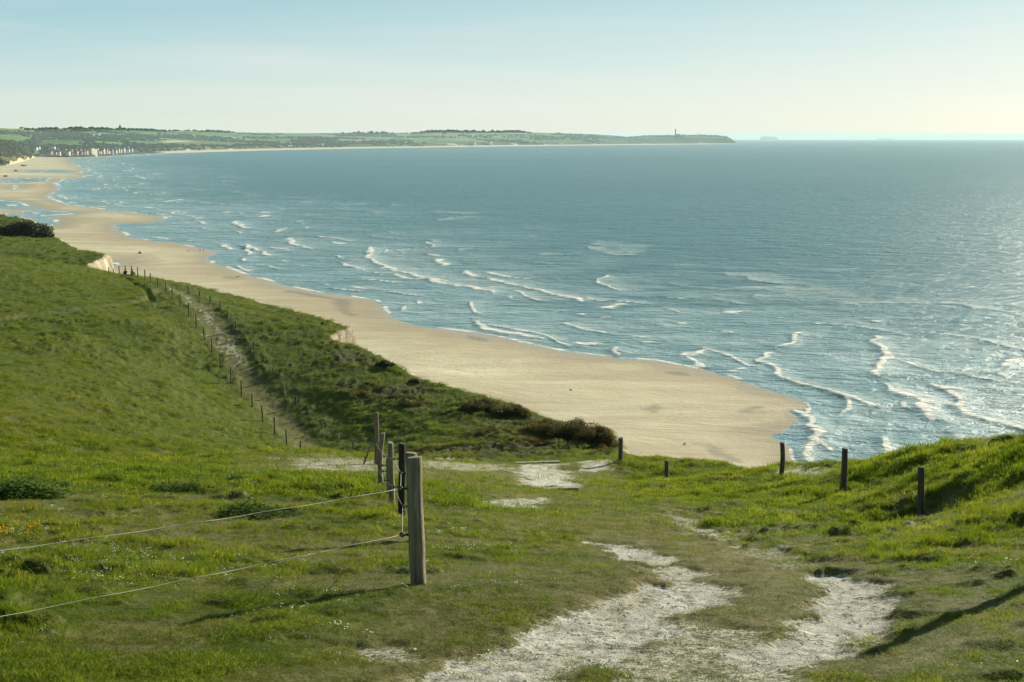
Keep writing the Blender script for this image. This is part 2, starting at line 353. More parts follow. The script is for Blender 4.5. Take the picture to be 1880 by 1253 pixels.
def make_ground_mat():
    m, nt, b = mat('turf and chalk'); lk = nt.links.new
    P = pos(nt)
    big = tex(nt, 0.35, 4, 0.55, P); mid = tex(nt, 2.5, 5, 0.6, P); fine = tex(nt, 22, 5, 0.65, P); vfine = tex(nt, 90, 3, 0.6, P)
    g = ramp(nt, mid.outputs[0], [(0.25, (0.045, 0.066, 0.010)), (0.5, (0.090, 0.125, 0.017)), (0.75, (0.135, 0.165, 0.028))])
    g = mixc(nt, ramp(nt, fine.outputs[0], [(0.35, 0.0), (0.7, 1.0)]), g, (0.10, 0.115, 0.028))
    dry = ramp(nt, fine.outputs[0], [(0.25, (0.11, 0.10, 0.038)), (0.5, (0.20, 0.18, 0.075)), (0.8, (0.29, 0.26, 0.13))])
    dry = mixc(nt, ramp(nt, mid.outputs[0], [(0.42, 0.0), (0.62, 0.65)]), dry, (0.10, 0.115, 0.030))
    g = mixc(nt, attr(nt, 'worn'), g, dry)
    sh = ramp(nt, mid.outputs[0], [(0.3, (0.045, 0.062, 0.014)), (0.7, (0.095, 0.120, 0.028))])
    sh = mixc(nt, attr(nt, 'brown'), sh, (0.050, 0.046, 0.020))
    g = mixc(nt, math_(nt, 'MULTIPLY', attr(nt, 'shrub'), 0.5), g, sh)
    # chalk
    thr = math_(nt, 'ADD', attr(nt, 'chalk'), math_(nt, 'MULTIPLY', math_(nt, 'SUBTRACT', fine.outputs[0], 0.5), 0.9))
    thr = math_(nt, 'ADD', thr, math_(nt, 'MULTIPLY', math_(nt, 'SUBTRACT', vfine.outputs[0], 0.5), 0.35))
    cmask = ramp(nt, thr, [(0.44, 0.0), (0.56, 1.0)])
    ch = ramp(nt, mid.outputs[0], [(0.3, (0.38, 0.355, 0.29)), (0.55, (0.53, 0.52, 0.455)), (0.75, (0.68, 0.67, 0.60))])
    ch = mixc(nt, ramp(nt, fine.outputs[0], [(0.3, 0.75), (0.5, 0.0)]), ch, (0.27, 0.23, 0.15))
    vor = N(nt, 'ShaderNodeTexVoronoi', feature='DISTANCE_TO_EDGE'); vor.inputs['Scale'].default_value = 2.6
    wv = N(nt, 'ShaderNodeVectorMath', operation='ADD'); lk(P, wv.inputs[0])
    wn_ = N(nt, 'ShaderNodeVectorMath', operation='SCALE'); lk(mid.outputs['Color'], wn_.inputs[0]); wn_.inputs['Scale'].default_value = 0.55
    lk(wn_.outputs[0], wv.inputs[1]); lk(wv.outputs[0], vor.inputs['Vector'])
    crack = ramp(nt, vor.outputs['Distance'], [(0.0, 1.0), (0.022, 0.0)])
    crack = math_(nt, 'MULTIPLY', crack, ramp(nt, big.outputs[0], [(0.42, 0.0), (0.55, 1.0)]))
    ch = mixc(nt, math_(nt, 'MULTIPLY', crack, 0.75), ch, (0.16, 0.13, 0.08))
    col = mixc(nt, cmask, g, ch)
    # clay cliff face
    clf = ramp(nt, tex(nt, 0.9, 6, 0.65, pos(nt, (1,1,0.25))).outputs[0], [(0.3, (0.22, 0.17, 0.10)), (0.5, (0.42, 0.36, 0.25)), (0.7, (0.62, 0.56, 0.43))])
    col = mixc(nt, ramp(nt, math_(nt, 'ADD', attr(nt, 'cliff'), math_(nt, 'MULTIPLY', math_(nt, 'SUBTRACT', mid.outputs[0], 0.5), 0.5)), [(0.45, 0.0), (0.6, 1.0)]), col, clf)
    lk(col, b.inputs['Base Color']); b.inputs['Roughness'].default_value = 0.92; b.inputs['Specular IOR Level'].default_value = 0.15
    hgt = math_(nt, 'SUBTRACT', fine.outputs[0], math_(nt, 'MULTIPLY', crack, 0.5))
    n1 = bump(nt, hgt, 0.075); n2 = bump(nt, mid.outputs[0], 0.16, 0.8, n1)
    n3 = bump(nt, vfine.outputs[0], 0.012, 1.0, n2)
    lk(n3, b.inputs['Normal'])
    return m
M_ground = make_ground_mat()

# ------------------------------------------------------------------ object helpers
def tag(o, label=None, cat=None, group=None, kind=None):
    if label: o['label'] = label
    if cat: o['category'] = cat
    if group: o['group'] = group
    if kind: o['kind'] = kind
    return o
def empty(name, loc, rz=0.0):
    o = bpy.data.objects.new(name, None); COL.objects.link(o); o.location = loc; o.rotation_euler = (0, 0, rz)
    o.empty_display_size = 0.2; return o
def mesh_obj(name, verts, faces, m=None, parent=None, loc=None, smooth_=False, link=True, attrs=None):
    me = bpy.data.meshes.new(name); V = np.asarray(verts, np.float32)
    me.vertices.add(len(V)); me.vertices.foreach_set('co', V.ravel())
    if isinstance(faces, np.ndarray):
        nf, k = faces.shape
        me.loops.add(nf*k); me.polygons.add(nf)
        me.loops.foreach_set('vertex_index', faces.ravel().astype(np.int32))
        me.polygons.foreach_set('loop_start', np.arange(0, nf*k, k, dtype=np.int32))
        me.polygons.foreach_set('loop_total', np.full(nf, k, np.int32))
    else:
        tot = [len(f) for f in faces]; idx = [i for f in faces for i in f]
        me.loops.add(len(idx)); me.polygons.add(len(faces))
        me.loops.foreach_set('vertex_index', np.array(idx, np.int32))
        me.polygons.foreach_set('loop_start', np.concatenate([[0], np.cumsum(tot)[:-1]]).astype(np.int32))
        me.polygons.foreach_set('loop_total', np.array(tot, np.int32))
    me.update(calc_edges=True)
    if smooth_: me.polygons.foreach_set('use_smooth', np.ones(len(me.polygons), bool))
    for k, v in (attrs or {}).items():
        a = me.attributes.new(k, 'FLOAT', 'POINT'); a.data.foreach_set('value', np.asarray(v, np.float32).ravel())
    if m: me.materials.append(m)
    o = bpy.data.objects.new(name, me)
    if link: COL.objects.link(o)
    if parent is not None: o.parent = parent
    if loc is not None: o.location = loc
    return o
def grid_faces(nr, nc, keep=None):
    i = np.arange(nr*nc).reshape(nr, nc)
    q = np.stack([i[:-1,:-1], i[:-1,1:], i[1:,1:], i[1:,:-1]], -1).reshape(-1, 4)
    if keep is not None:
        k = keep.reshape(nr, nc); kk = (k[:-1,:-1] | k[:-1,1:] | k[1:,1:] | k[1:,:-1]).ravel(); q = q[kk]
    return q
def compact(V, q, attrs):
    used = np.zeros(len(V), bool); used[q.ravel()] = True; remap = np.cumsum(used)-1
    return V[used], remap[q], {k: v.ravel()[used] for k, v in attrs.items()}

# ------------------------------------------------------------------ near land sheet
ang = np.concatenate([np.linspace(-62, -29, 90, endpoint=False), np.linspace(-29, 29, 760, endpoint=False), np.linspace(29, 66, 90)])
ang = np.radians(ang); rr = np.concatenate([np.geomspace(1.2, 5, 40, endpoint=False), np.geomspace(5, 260, 1000)])
TA, RR = np.meshgrid(ang, rr)
GX = np.tan(TA) * RR; GY = RR.copy()
wide = np.abs(GX) > 190; GX = np.clip(GX, -420, 60)
fl = {}
dc = -sd_poly(GX, GY, cliff_line)
act = dc < 26
xa, ya = GX[act], GY[act]
fa = fields(xa, ya)
za = zland(xa, ya, fa, dc[act])
GZ = np.full(GX.shape, -1.5); GZ[act] = za
attrs = {}
for k in ('chalk', 'worn', 'shrub', 'brown'):
    v = np.zeros(GX.shape); v[act] = fa[k]; attrs[k] = v
attrs['cliff'] = smooth(0.15, 0.8, dc)
V = np.stack([GX.ravel(), GY.ravel(), GZ.ravel()], 1)
q = grid_faces(*GX.shape, keep=act)
V2, q2, at2 = compact(V, q, attrs)
land = mesh_obj('cliff_top_ground', V2, q2, M_ground, smooth_=True, attrs=at2)
tag(land, kind='structure')
# the same ground carried on behind the camera
xb, yb = np.meshgrid(np.linspace(-60, 50, 45), np.linspace(-45, 1.6, 24))
back = mesh_obj('ground_behind', np.stack([xb.ravel(), yb.ravel(), (zbase(xb, yb)-0.12).ravel()], 1), grid_faces(*xb.shape), M_ground, smooth_=True)
tag(back, kind='structure')

# ------------------------------------------------------------------ shoreline
def R2(pts): return [(380+a/2.2927, 370+b/2.2927) for a, b in pts]
def R3(pts): return [(1180+a/2.6857, 540+b/2.6857) for a, b in pts]
def R1(pts): return [(a/4, 220+b/4) for a, b in pts]
shore_px = [(1640,960),(1540,890),(1480,862),(1463,856),(1446,846),(1438,826),(1414,800),(1437,793),(1434,784),(1448,778),(1470,760),(1474,748),(1469,734),(1429,721),(1359,700),(1329,689),(1273,676),(1217,665)] + \
  [(1200,661),(1121,656),(1034,645),(990,636),(925,621),(860,610),(772,599),(729,588),(709,577),(703,563),(685,551),(642,544),(576,536),(511,520),(467,510),(424,494),(389,482),(382,474),(396,468)] + \
  [(400,464),(385,459),(350,452),(320,446),(275,442),(240,437),(230,430),(212,421),(210,415),(225,411),(275,409),(305,404),(300,399),(262,393),(237,390),(200,386),(162,380),(120,376),(92,365),(88,359),(108,350),(110,345),(100,336),(113,330),(150,326),(160,321),(150,318),(144,316),(162,311),(140,304),(128,297),(124,291)]
rest_px = [(160,290),(200,287.5),(240,284),(270,281),(295,280)]
shore_w = [sea_at(*p)[:2] for p in shore_px + rest_px]
sand_poly = [(260,60),(200,110)] + shore_w + [(-1800, 4300), (-2600, 3000), (-900, 300), (-300, 0)]
pools = [[sea_at(*p)[:2] for p in P] for P in [
  R1([(170,672),(300,668),(620,678),(480,700),(300,722),(430,735),(340,800),(290,770),(250,735),(190,715)]),
  R1([(-40,700),(60,690),(180,705),(190,728),(60,728),(-40,725)]),
  R1([(-60,590),(0,585),(130,600),(230,632),(330,655),(200,660),(-60,662)]),
  R1([(20,440),(120,430),(380,432),(340,452),(200,462),(30,468)]), R1([(90,485),(115,478),(140,500),(100,512)]),
  R1([(150,375),(400,372),(620,385),(500,392),(200,388)]),
  R1([(806,1056),(850,1050),(882,1060),(870,1076),(820,1078)])]]
# two sheets share one set of vertices positions so that the waterline is exact
pxs = np.concatenate([np.linspace(-2600, -160, 120, endpoint=False), np.linspace(-160, 2050, 900, endpoint=False), np.linspace(2050, 4600, 100)])
pys = np.concatenate([np.geomspace(1500, 905, 30, endpoint=False), np.arange(905, 470, -1.35), np.arange(470, 300, -0.8), np.arange(300, 257.6, -0.42)])
Yrow = np.array([sea_at(940, p)[1] for p in pys]); Yrow = np.concatenate([Yrow, [21000, 24000, 27000, 31000, 37000]])
TAx = np.array([ray(p, 256)[0] for p in pxs])
SX = TAx[None,:] * Yrow[:,None]; SY = np.repeat(Yrow[:,None], len(pxs), 1)
SD = np.full(SX.shape, -400.0); nearm = SY < 6000
xs, ys = SX[nearm], SY[nearm]
wobs = (fbm(xs/14, ys/14, 3, 61)-0.5) * np.clip(ys*0.012, 1.5, 16)
sd = sd_poly(xs, ys, sand_poly) + wobs*0.5
for P in pools:
    s2 = sd_poly(xs, ys, P); P_ = np.array(P); k = 1.0
    sd = np.minimum(sd, -s2*1.0 + wobs*0.5 + np.where(s2 < -60, 1000, 0))
SD[nearm] = sd
cur = drop(SX, SY)
BZ = np.where(SD > 0, 2.6*(1-np.exp(-SD/110.0)), -np.minimum(-SD*0.05, 6.0))
BZ = BZ + np.where(SD > 4, (fbm(SX/9, SY/5, 3, 71)-0.5)*0.14 + (fbm(SX/40, SY/22, 3, 73)-0.5)*0.5, 0) * smooth(4, 40, SD) + cur
keepb = (SY < 5200) & (SD > -60)
V = np.stack([SX.ravel(), SY.ravel(), BZ.ravel()], 1)
q = grid_faces(*SX.shape, keep=keepb)
# dark seaweed / wet hollows on the sand: world polygons
dark_px = [R2([(545,412),(600,420),(585,445),(600,470),(622,484),(570,470),(545,440)]), R2([(340,378),(430,392),(520,410),(430,402)]),
  R3([(325,755),(390,770),(365,785),(470,825),(480,835),(370,810),(325,775)]), R3([(480,590),(540,565),(590,562),(530,585)]),
  R2([(1090,565),(1160,580),(1180,592),(1110,578)]), [(590,668),(660,690),(780,700),(760,704),(640,690)], R3([(10,580),(60,560),(90,575),(60,600)]),
  R3([(120,390),(200,388),(215,405),(150,402)]), R2([(80,318),(120,322),(125,330),(90,326)])]
dk = np.zeros(SX.shape)
for P in dark_px:
    Pw = np.array([sea_at(*p)[:2] for p in P]); m_ = (SX > Pw[:,0].min()-15) & (SX < Pw[:,0].max()+15) & (SY > Pw[:,1].min()-15) & (SY < Pw[:,1].max()+15)
    s_ = sd_poly(SX[m_], SY[m_], Pw); w_ = np.clip(SY[m_]*0.006, 0.8, 4)
    dk[m_] = np.maximum(dk[m_], smooth(-1.1, 0.35, s_/w_ + (fbm(SX[m_]/3, SY[m_]/3, 3, 5)-0.5)*1.6))
V2, q2, at2 = compact(V, q, {'shore': SD, 'dark': dk})

def make_sand_mat():
    m, nt, b = mat('beach sand'); lk = nt.links.new
    P = pos(nt); Ps = pos(nt, (0.35, 1, 1), (0, 0, math.radians(-28)))
    a = tex(nt, 0.03, 5, 0.6, pos(nt, (0.6, 1, 1), (0, 0, math.radians(-28))), 2.0); f = tex(nt, 0.6, 6, 0.7, P); tr = tex(nt, 0.07, 5, 0.62, Ps, 2.5)
    dry = ramp(nt, a.outputs[0], [(0.3, (0.43, 0.385, 0.26)), (0.55, (0.53, 0.49, 0.315)), (0.75, (0.62, 0.585, 0.40))])
    dry = mixc(nt, ramp(nt, tr.outputs[0], [(0.52, 0.0), (0.68, 0.45)]), dry, (0.66, 0.60, 0.45))
    # trodden tracks: many small dark dints in bands
    band = ramp(nt, tex(nt, 0.05, 3, 0.5, Ps, 1.0).outputs[0], [(0.48, 0.0), (0.6, 1.0)])
    dint = ramp(nt, tex(nt, 1.1, 2, 0.5, P).outputs[0], [(0.56, 0.0), (0.66, 1.0)])
    dry = mixc(nt, math_(nt, 'MULTIPLY', math_(nt, 'MULTIPLY', band, dint), 0.6), dry, (0.27, 0.225, 0.135))
    sh = math_(nt, 'ADD', attr(nt, 'shore'), math_(nt, 'MULTIPLY', math_(nt, 'SUBTRACT', a.outputs[0], 0.5), 30.0))
    s01 = math_(nt, 'DIVIDE', sh, 60.0, True)
    wet = ramp(nt, s01, [(0.0, 1.0), (0.12, 0.75), (0.45, 0.2), (1.0, 0.0)])
    s02 = math_(nt, 'DIVIDE', sh, 260.0, True)
    band2 = tex(nt, 0.016, 5, 0.6, pos(nt, (0.25, 1.6, 1), (0, 0, math.radians(6))), 0.8)
    damp = math_(nt, 'MULTIPLY', ramp(nt, s02, [(0.0, 1.0), (1.0, 0.15)]), ramp(nt, band2.outputs[0], [(0.44, 0.0), (0.62, 0.8)]))
    dry = mixc(nt, damp, dry, mixc(nt, a.outputs[0], (0.42, 0.31, 0.17), (0.30, 0.27, 0.19)))
    col = mixc(nt, wet, dry, (0.36, 0.285, 0.17))
    col = mixc(nt, math_(nt, 'MULTIPLY', attr(nt, 'dark'), 0.55), col, (0.14, 0.13, 0.10))
    lk(col, b.inputs['Base Color'])
    lk(ramp(nt, s01, [(0.0, 0.22), (0.10, 0.5), (0.3, 0.85)]), b.inputs['Roughness']); b.inputs['Specular IOR Level'].default_value = 0.3
    n1 = bump(nt, f.outputs[0], 0.25, 0.6); n2 = bump(nt, tr.outputs[0], 0.7, 0.5, n1); lk(n2, b.inputs['Normal'])
    return m
beach = mesh_obj('beach', V2, q2, make_sand_mat(), smooth_=True, attrs=at2); tag(beach, kind='structure')

# ------------------------------------------------------------------ sea
crests = [(R2([(690,190),(672,215),(680,235),(700,255),(740,275),(800,292),(860,312),(930,330),(1010,350),(1100,365),(1180,378),(1220,388)]), 1.0, 40),
  (R2([(920,222),(965,232)]), 1.0, 8), (R2([(960,240),(970,260),(1000,275)]), 1.0, 14),
  (R2([(1085,290),(1115,312),(1160,325),(1230,340),(1300,352),(1370,368),(1440,388),(1500,400),(1560,412),(1600,425)]), 1.0, 16),
  (R2([(1130,500),(1190,540),(1240,550),(1300,560),(1380,570),(1450,585)]), 1.0, 8),
  (R2([(1435,460),(1500,465),(1560,468)]), 0.6, 8), (R2([(1660,455),(1720,442),(1780,432)]), 0.9, 8),
  (R2([(145,185),(180,200),(230,215),(270,232)]), 0.9, 12), (R2([(345,150),(345,168),(370,180),(400,192),(440,203)]), 0.8, 25),
  (R2([(110,82),(115,95),(140,105),(185,118)]), 0.8, 25), (R2([(520,170),(545,175),(570,182)]), 1.0, 10),
  (R2([(230,45),(260,52)]), 1.0, 12), (R2([(60,45),(100,45)]), 0.8, 12), (R2([(270,135),(310,118),(330,110)]), 0.6, 14),
  (R2([(1560,592),(1590,605),(1630,610)]), 0.9, 8), (R2([(1720,612),(1695,640),(1720,655)]), 0.9, 25),
  (R2([(1270,400),(1265,415)]), 0.8, 8), (R2([(810,465),(840,445),(870,440)]), 0.8, 10), (R2([(305,248),(335,256)]), 0.8, 6),
  (R2([(700,310),(740,318)]), 0.6, 6), (R2([(395,270),(430,275)]), 0.6, 6), (R2([(920,485),(980,500)]), 0.35, 5), (R2([(450,240),(490,258)]), 0.45, 6),
  (R3([(1200,208),(1165,225),(1160,245),(1195,260),(1220,290),(1195,340),(1170,370),(1160,390),(1185,408)]), 1.0, 12),
  (R3([(1165,435),(1200,460),(1250,480),(1320,500),(1370,525),(1350,555),(1390,590),(1412,620),(1400,635)]), 1.0, 26),
  (R3([(770,190),(740,220),(720,240),(700,252),(650,262)]), 1.0, 14), (R3([(640,280),(600,310),(560,335)]), 0.8, 6),
  (R3([(560,330),(600,345),(660,370),(710,405),(770,435),(830,460),(900,485),(970,510),(1040,525),(1085,545),(1100,565)]), 0.95, 7),
  (R3([(1450,440),(1535,480),(1545,510),(1530,550),(1580,570),(1640,605),(1700,630),(1780,650),(1860,670),(1930,690)]), 1.0, 30),
  (R3([(1815,322),(1775,345),(1770,365)]), 0.9, 12), (R3([(1765,400),(1790,400),(1815,415)]), 1.0, 6),
  (R3([(820,575),(785,600),(795,650),(820,665),(810,690),(835,705),(850,740),(828,770),(840,810),(880,855)]), 0.8, 9),
  (R3([(330,268),(250,280),(210,320),(260,345),(300,360)]), 0.7, 12), (R3([(405,392),(430,375),(490,362)]), 0.6, 8),
  (R3([(180,148),(205,150),(235,156)]), 0.9, 7), (R3([(400,192),(430,195),(460,200)]), 0.8, 7), (R3([(415,85),(450,93)]), 1.0, 6), (R3([(1095,128),(1150,138)]), 1.0, 7),
  (R3([(1430,600),(1500,660),(1560,720),(1530,740)]), 0.4, 12), (R3([(1000,560),(1200,620),(1350,690)]), 0.3, 10),
  (R1([(1200,605),(1240,600),(1350,582)]), 0.9, 25), (R1([(1640,685),(1690,677)]), 0.9, 15), (R1([(1710,755),(1760,780),(1850,805)]), 0.9, 18),
  (R1([(1435,735),(1500,710)]), 0.8, 20), (R1([(1440,735),(1500,760),(1540,775)]), 0.7, 10), (R1([(1600,915),(1660,940),(1710,965)]), 0.9, 8),
  (R1([(1770,920),(1830,945),(1900,968)]), 1.0, 10), (R1([(925,415),(1000,420),(1100,440)]), 0.7, 70), (R1([(1000,480),(1060,465)]), 0.8, 40),
  (R1([(960,545),(1010,532)]), 0.8, 25), (R1([(1110,540),(1150,535)]), 0.7, 25), (R1([(880,370),(960,380),(1040,378)]), 0.6, 60), (R1([(780,335),(830,338)]), 0.7, 50),
  (R1([(430,575),(460,570)]), 0.8, 15), (R1([(1320,700),(1360,690)]), 0.8, 15), (R1([(1150,665),(1210,672)]), 0.6, 12)]
foam = np.zeros(SX.shape); soft = np.zeros(SX.shape); SZ = cur.copy()
win = (SY < 3200) & (SY > 140)
fx, fy = SX[win], SY[win]
warp = 1.0
wx = fx + (fbm(fx/9, fy/9, 3, 81)-0.5)*7*warp; wy = fy + (fbm(fx/9+50, fy/9, 3, 83)-0.5)*7*warp
ff = np.zeros(fx.shape); fs = np.zeros(fx.shape); fz = np.zeros(fx.shape)
for P, s, trail in crests:
    Pw = np.array([sea_at(*p)[:2] for p in P]); md = Pw[:,1].mean(); w = 0.7 + md*0.0032
    m_ = (fx > Pw[:,0].min()-90) & (fx < Pw[:,0].max()+90) & (fy > Pw[:,1].min()-120) & (fy < Pw[:,1].max()+120)
    if not m_.any(): continue
    d, side, tpar = seg_dist(wx[m_], wy[m_], Pw)
    # which side is seaward: compare with the shore (far from sand)
    mid = Pw[len(Pw)//2]; e = Pw[min(len(Pw)//2+1, len(Pw)-1)] - Pw[max(len(Pw)//2-1, 0)]; nrm = np.array((-e[1], e[0])); nrm = nrm/np.linalg.norm(nrm)
    sea_s = sd_poly(np.array([mid[0]+nrm[0]*8]), np.array([mid[1]+nrm[1]*8]), sand_poly)[0] < sd_poly(np.array([mid[0]-nrm[0]*8]), np.array([mid[1]-nrm[1]*8]), sand_poly)[0]
    sdn = d * side * (1 if sea_s else -1)               # > 0 seaward
    endf = smooth(0, 0.35, tpar) * smooth(0, 0.35, len(Pw)-1-tpar)*0.75 + 0.25
    var = 0.45 + 0.9*fbm(wx[m_]/6, wy[m_]/6, 2, 87)
    core = np.where(sdn < 0, np.exp(-(sdn/(w*0.45))**2), np.exp(-(sdn/(w*1.1*var))**2)) * s * endf
    tr_ = np.where(sdn > 0, np.exp(-sdn/(trail*0.55)), np.exp(-(sdn/w)**2)) * s * endf
    ff[m_] = np.maximum(ff[m_], core); fs[m_] = np.maximum(fs[m_], tr_)
    fz[m_] += 0.40*s*endf*np.where(sdn < 0, np.exp(-(sdn/1.4)**2), np.exp(-(sdn/4.0)**2)) - 0.08*s*np.exp(-((sdn+4)/2.5)**2)
foam[win] = ff; soft[win] = fs
swell = (fbm(SX/26+SY/60, SY/11, 3, 91)-0.5)*0.55 * smooth(-4, -40, SD) * (1-smooth(900, 2500, SY))
SZ = SZ + swell; SZ[win] += fz
for k_, (dk_, s_) in enumerate([(9, 0.8), (20, 0.75), (34, 0.8), (52, 0.8), (76, 0.75), (104, 0.7), (140, 0.4), (185, 0.25)]):
    mw = (SD < -2) & (SD > -260) & (SY < 3600)
    xx, yy, dd = SX[mw], SY[mw], -SD[mw]
    dd = dd + (fbm(xx/55+k_*7, yy/55, 3, 301+k_)-0.5)*(16+dk_*0.45) + (fbm(xx/11, yy/11, 2, 321+k_)-0.5)*3
    wd = 0.5 + yy*0.0018
    gate = smooth(0.54, 0.62, fbm(xx/46+k_*31, yy/38, 3, 331+k_)) * smooth(0.30, 0.45, fbm(xx/14, yy/14, 2, 341+k_))
    e_ = dd - dk_
    ff_ = s_*gate*np.where(e_ < 0, np.exp(-(e_/(wd*0.5))**2), np.exp(-(e_/(wd*1.2))**2))
    foam[mw] = np.maximum(foam[mw], ff_*1.15); soft[mw] = np.maximum(soft[mw], 0.8*gate*np.where(e_ > 0, np.exp(-e_/(9+dk_*0.08)), 0))
    SZ[mw] += 0.30*gate*np.where(e_ < 0, np.exp(-(e_/1.2)**2), np.exp(-(e_/3.5)**2))*smooth(1500, 600, yy)
# thin swash foam on the waterline
edge = np.exp(-((SD+1.0)/np.clip(SY*0.004, 0.8, 5))**2) * smooth(0.38, 0.62, fbm(SX/18, SY/18, 3, 93))
foam = np.maximum(foam, edge*0.75)
surf = smooth(-260, -20, SD)
V = np.stack([SX.ravel(), SY.ravel(), SZ.ravel()], 1)
q = grid_faces(*SX.shape, keep=(SD < 14))
V2, q2, at2 = compact(V, q, {'foam': foam, 'soft': soft, 'surf': surf, 'shore': SD})
def make_sea_mat():
    m, nt, b = mat('sea water'); lk = nt.links.new
    P = pos(nt); Pr = pos(nt, (0.45, 1, 1), (0, 0, math.radians(25)))
    w1 = tex(nt, 0.11, 4, 0.55, Pr, 0.4); w2 = tex(nt, 0.42, 5, 0.62, Pr, 0.3); w3 = tex(nt, 1.6, 3, 0.6, P)
    big = tex(nt, 0.004, 4, 0.5, Pr)
    deep = ramp(nt, big.outputs[0], [(0.3, (0.045, 0.148, 0.182)), (0.7, (0.062, 0.188, 0.215))])
    sh = ramp(nt, math_(nt, 'DIVIDE', math_(nt, 'MULTIPLY', attr(nt, 'shore'), -1.0), 120.0, True), [(0.0, 1.0), (0.15, 0.6), (1.0, 0.0)])
    col = mixc(nt, math_(nt, 'MULTIPLY', sh, 0.8), deep, (0.20, 0.34, 0.37))  # pale shallows and pools: reflected sky is put into the water colour
    st = tex(nt, 0.06, 5, 0.65, pos(nt, (0.35, 1.3, 1), (0, 0, math.radians(12))), 0.9)
    st2 = tex(nt, 0.5, 4, 0.7, Pr, 1.0)
    foamy = math_(nt, 'MULTIPLY', attr(nt, 'surf'), ramp(nt, st.outputs[0], [(0.47, 0.0), (0.72, 0.75)]))
    lace = ramp(nt, st2.outputs[0], [(0.38, 0.0), (0.62, 1.0)])
    s_ = math_(nt, 'MULTIPLY', attr(nt, 'soft'), lace)
    fo = math_(nt, 'MAXIMUM', math_(nt, 'MULTIPLY', foamy, math_(nt, 'MULTIPLY', lace, 0.75)), math_(nt, 'MULTIPLY', s_, 0.62))
    core = math_(nt, 'ADD', attr(nt, 'foam'), math_(nt, 'MULTIPLY', math_(nt, 'SUBTRACT', st2.outputs[0], 0.5), 1.0))
    fo = math_(nt, 'MAXIMUM', fo, math_(nt, 'MULTIPLY', ramp(nt, core, [(0.36, 0.0), (0.62, 1.0)]), ramp(nt, attr(nt, 'foam'), [(0.08, 0.0), (0.3, 1.0)])))
    wash_sky = math_(nt, 'MULTIPLY', attr(nt, 'surf'), ramp(nt, tex(nt, 0.028, 5, 0.6, pos(nt, (0.4, 1.2, 1), (0, 0, math.radians(14))), 1.2).outputs[0], [(0.40, 0.0), (0.62, 0.7)]))
    wash_sky = math_(nt, 'MAXIMUM', wash_sky, math_(nt, 'MULTIPLY', attr(nt, 'soft'), 0.6))
    col = mixc(nt, wash_sky, col, (0.26, 0.40, 0.43))  # foam wash plus sky reflection, both painted as a pale blue
    col = mixc(nt, fo, col, (0.70, 0.69, 0.61))
    lk(col, b.inputs['Base Color'])
    lk(mixc(nt, fo, (0.30,)*3, (0.8,)*3), b.inputs['Roughness']); b.inputs['IOR'].default_value = 1.33; b.inputs['Specular IOR Level'].default_value = 0.09
    n1 = bump(nt, w1.outputs[0], 4.0, 0.6); n2 = bump(nt, w2.outputs[0], 1.7, 0.8, n1); n3 = bump(nt, w3.outputs[0], 0.3, 0.7, n2)
    lk(n3, b.inputs['Normal'])
    return m
sea = mesh_obj('sea', V2, q2, make_sea_mat(), smooth_=True, attrs=at2); tag(sea, kind='structure')

# ------------------------------------------------------------------ far land: bay shore, fields, cape
def interp(P, x): P = np.array(P, float); return np.interp(x, P[:,0], P[:,1])
coast_px = [(-1600,380),(-600,340),(-200,318),(0,306),(30,299),(55,292),(68,288.5),(90,288),(125,289.5),(160,288.5),(200,286.2),(240,283.2),(270,281.6),(290,281),(330,279.5),(400,277.5),(470,275.6),(550,274),(650,272),(850,269.4),(1000,267.6),(1100,266.6),(1150,266),(1353,264.6)]
ridge_px = [(-1600,225),(-600,232),(-200,236),(0,236.5),(60,237.5),(110,237),(150,236),(200,237.5),(250,238),(290,239.8),(300,241),(340,240.5),(400,241.5),(440,244.2),(550,245.2),(625,245),(675,244.5),(710,244.5),(760,245),(790,242),(830,241.5),(900,242),(955,242),(975,244),(1050,246.2),(1100,247.7),(1135,250),(1153,252.2),(1170,250.5),(1190,249),(1290,248.3),(1320,249.6),(1335,251.5),(1345,257),(1354,264)]
cpx = np.concatenate([np.linspace(-1600, -60, 120, endpoint=False), np.arange(-60, 1354.5, 1.5)])
tt_ = np.concatenate([[-0.02, 0], np.linspace(0.012, 1.0, 110), [1.08, 1.2, 1.5]])
cro = interp(coast_px, cpx); rro = interp(ridge_px, cpx)
CW = np.array([sea_at(a, b) for a, b in zip(cpx, cro)])
Yc = CW[:,1]; Dp = interp([(-1600,3500),(0,3000),(600,2400),(1100,1500),(1180,700),(1300,420),(1340,200),(1354,40)], cpx)
slx = np.array([ray(a, 250)[0] for a in cpx])
ridge_s = np.array([ray(a, b)[1] for a, b in zip(cpx, rro)])
FY = Yc[None,:] + tt_[:,None]*Dp[None,:]; FX = slx[None,:]*FY
zr = H + ridge_s*(Yc+Dp)
T = np.repeat(tt_[:,None], len(cpx), 1); seabase = drop(FX, FY)
steep = interp([(-1600,0),(900,0),(1000,0.25),(1150,0.8),(1354,1)], cpx)[None,:]
prof = np.clip(0.12*smooth(0.0, 0.05, T) + 0.88*np.clip(T, 0, 1)**1.0, 0, 1)
prof_c = np.clip(0.75*smooth(0.0, 0.3, T) + 0.25*np.clip(T, 0, 1), 0, 1)
prof = prof*(1-steep) + prof_c*steep
rolls = (fbm(FX/900+3, FY/700, 4, 101)-0.5)*22*np.clip(T*(1-T)*4, 0, 1)*(1-steep*0.6) + (fbm(FX/160, FY/160, 3, 103)-0.5)*5*np.clip(T*8, 0, 1)*(T < 1)
FZ = seabase + (zr[None,:]-seabase)*np.where(T > 1, 1-(T-1)*1.2, prof) + rolls*np.where(T > 0.97, 0.1, 1) + 1.2*smooth(0,0.02,T) - 3*(T < 0)
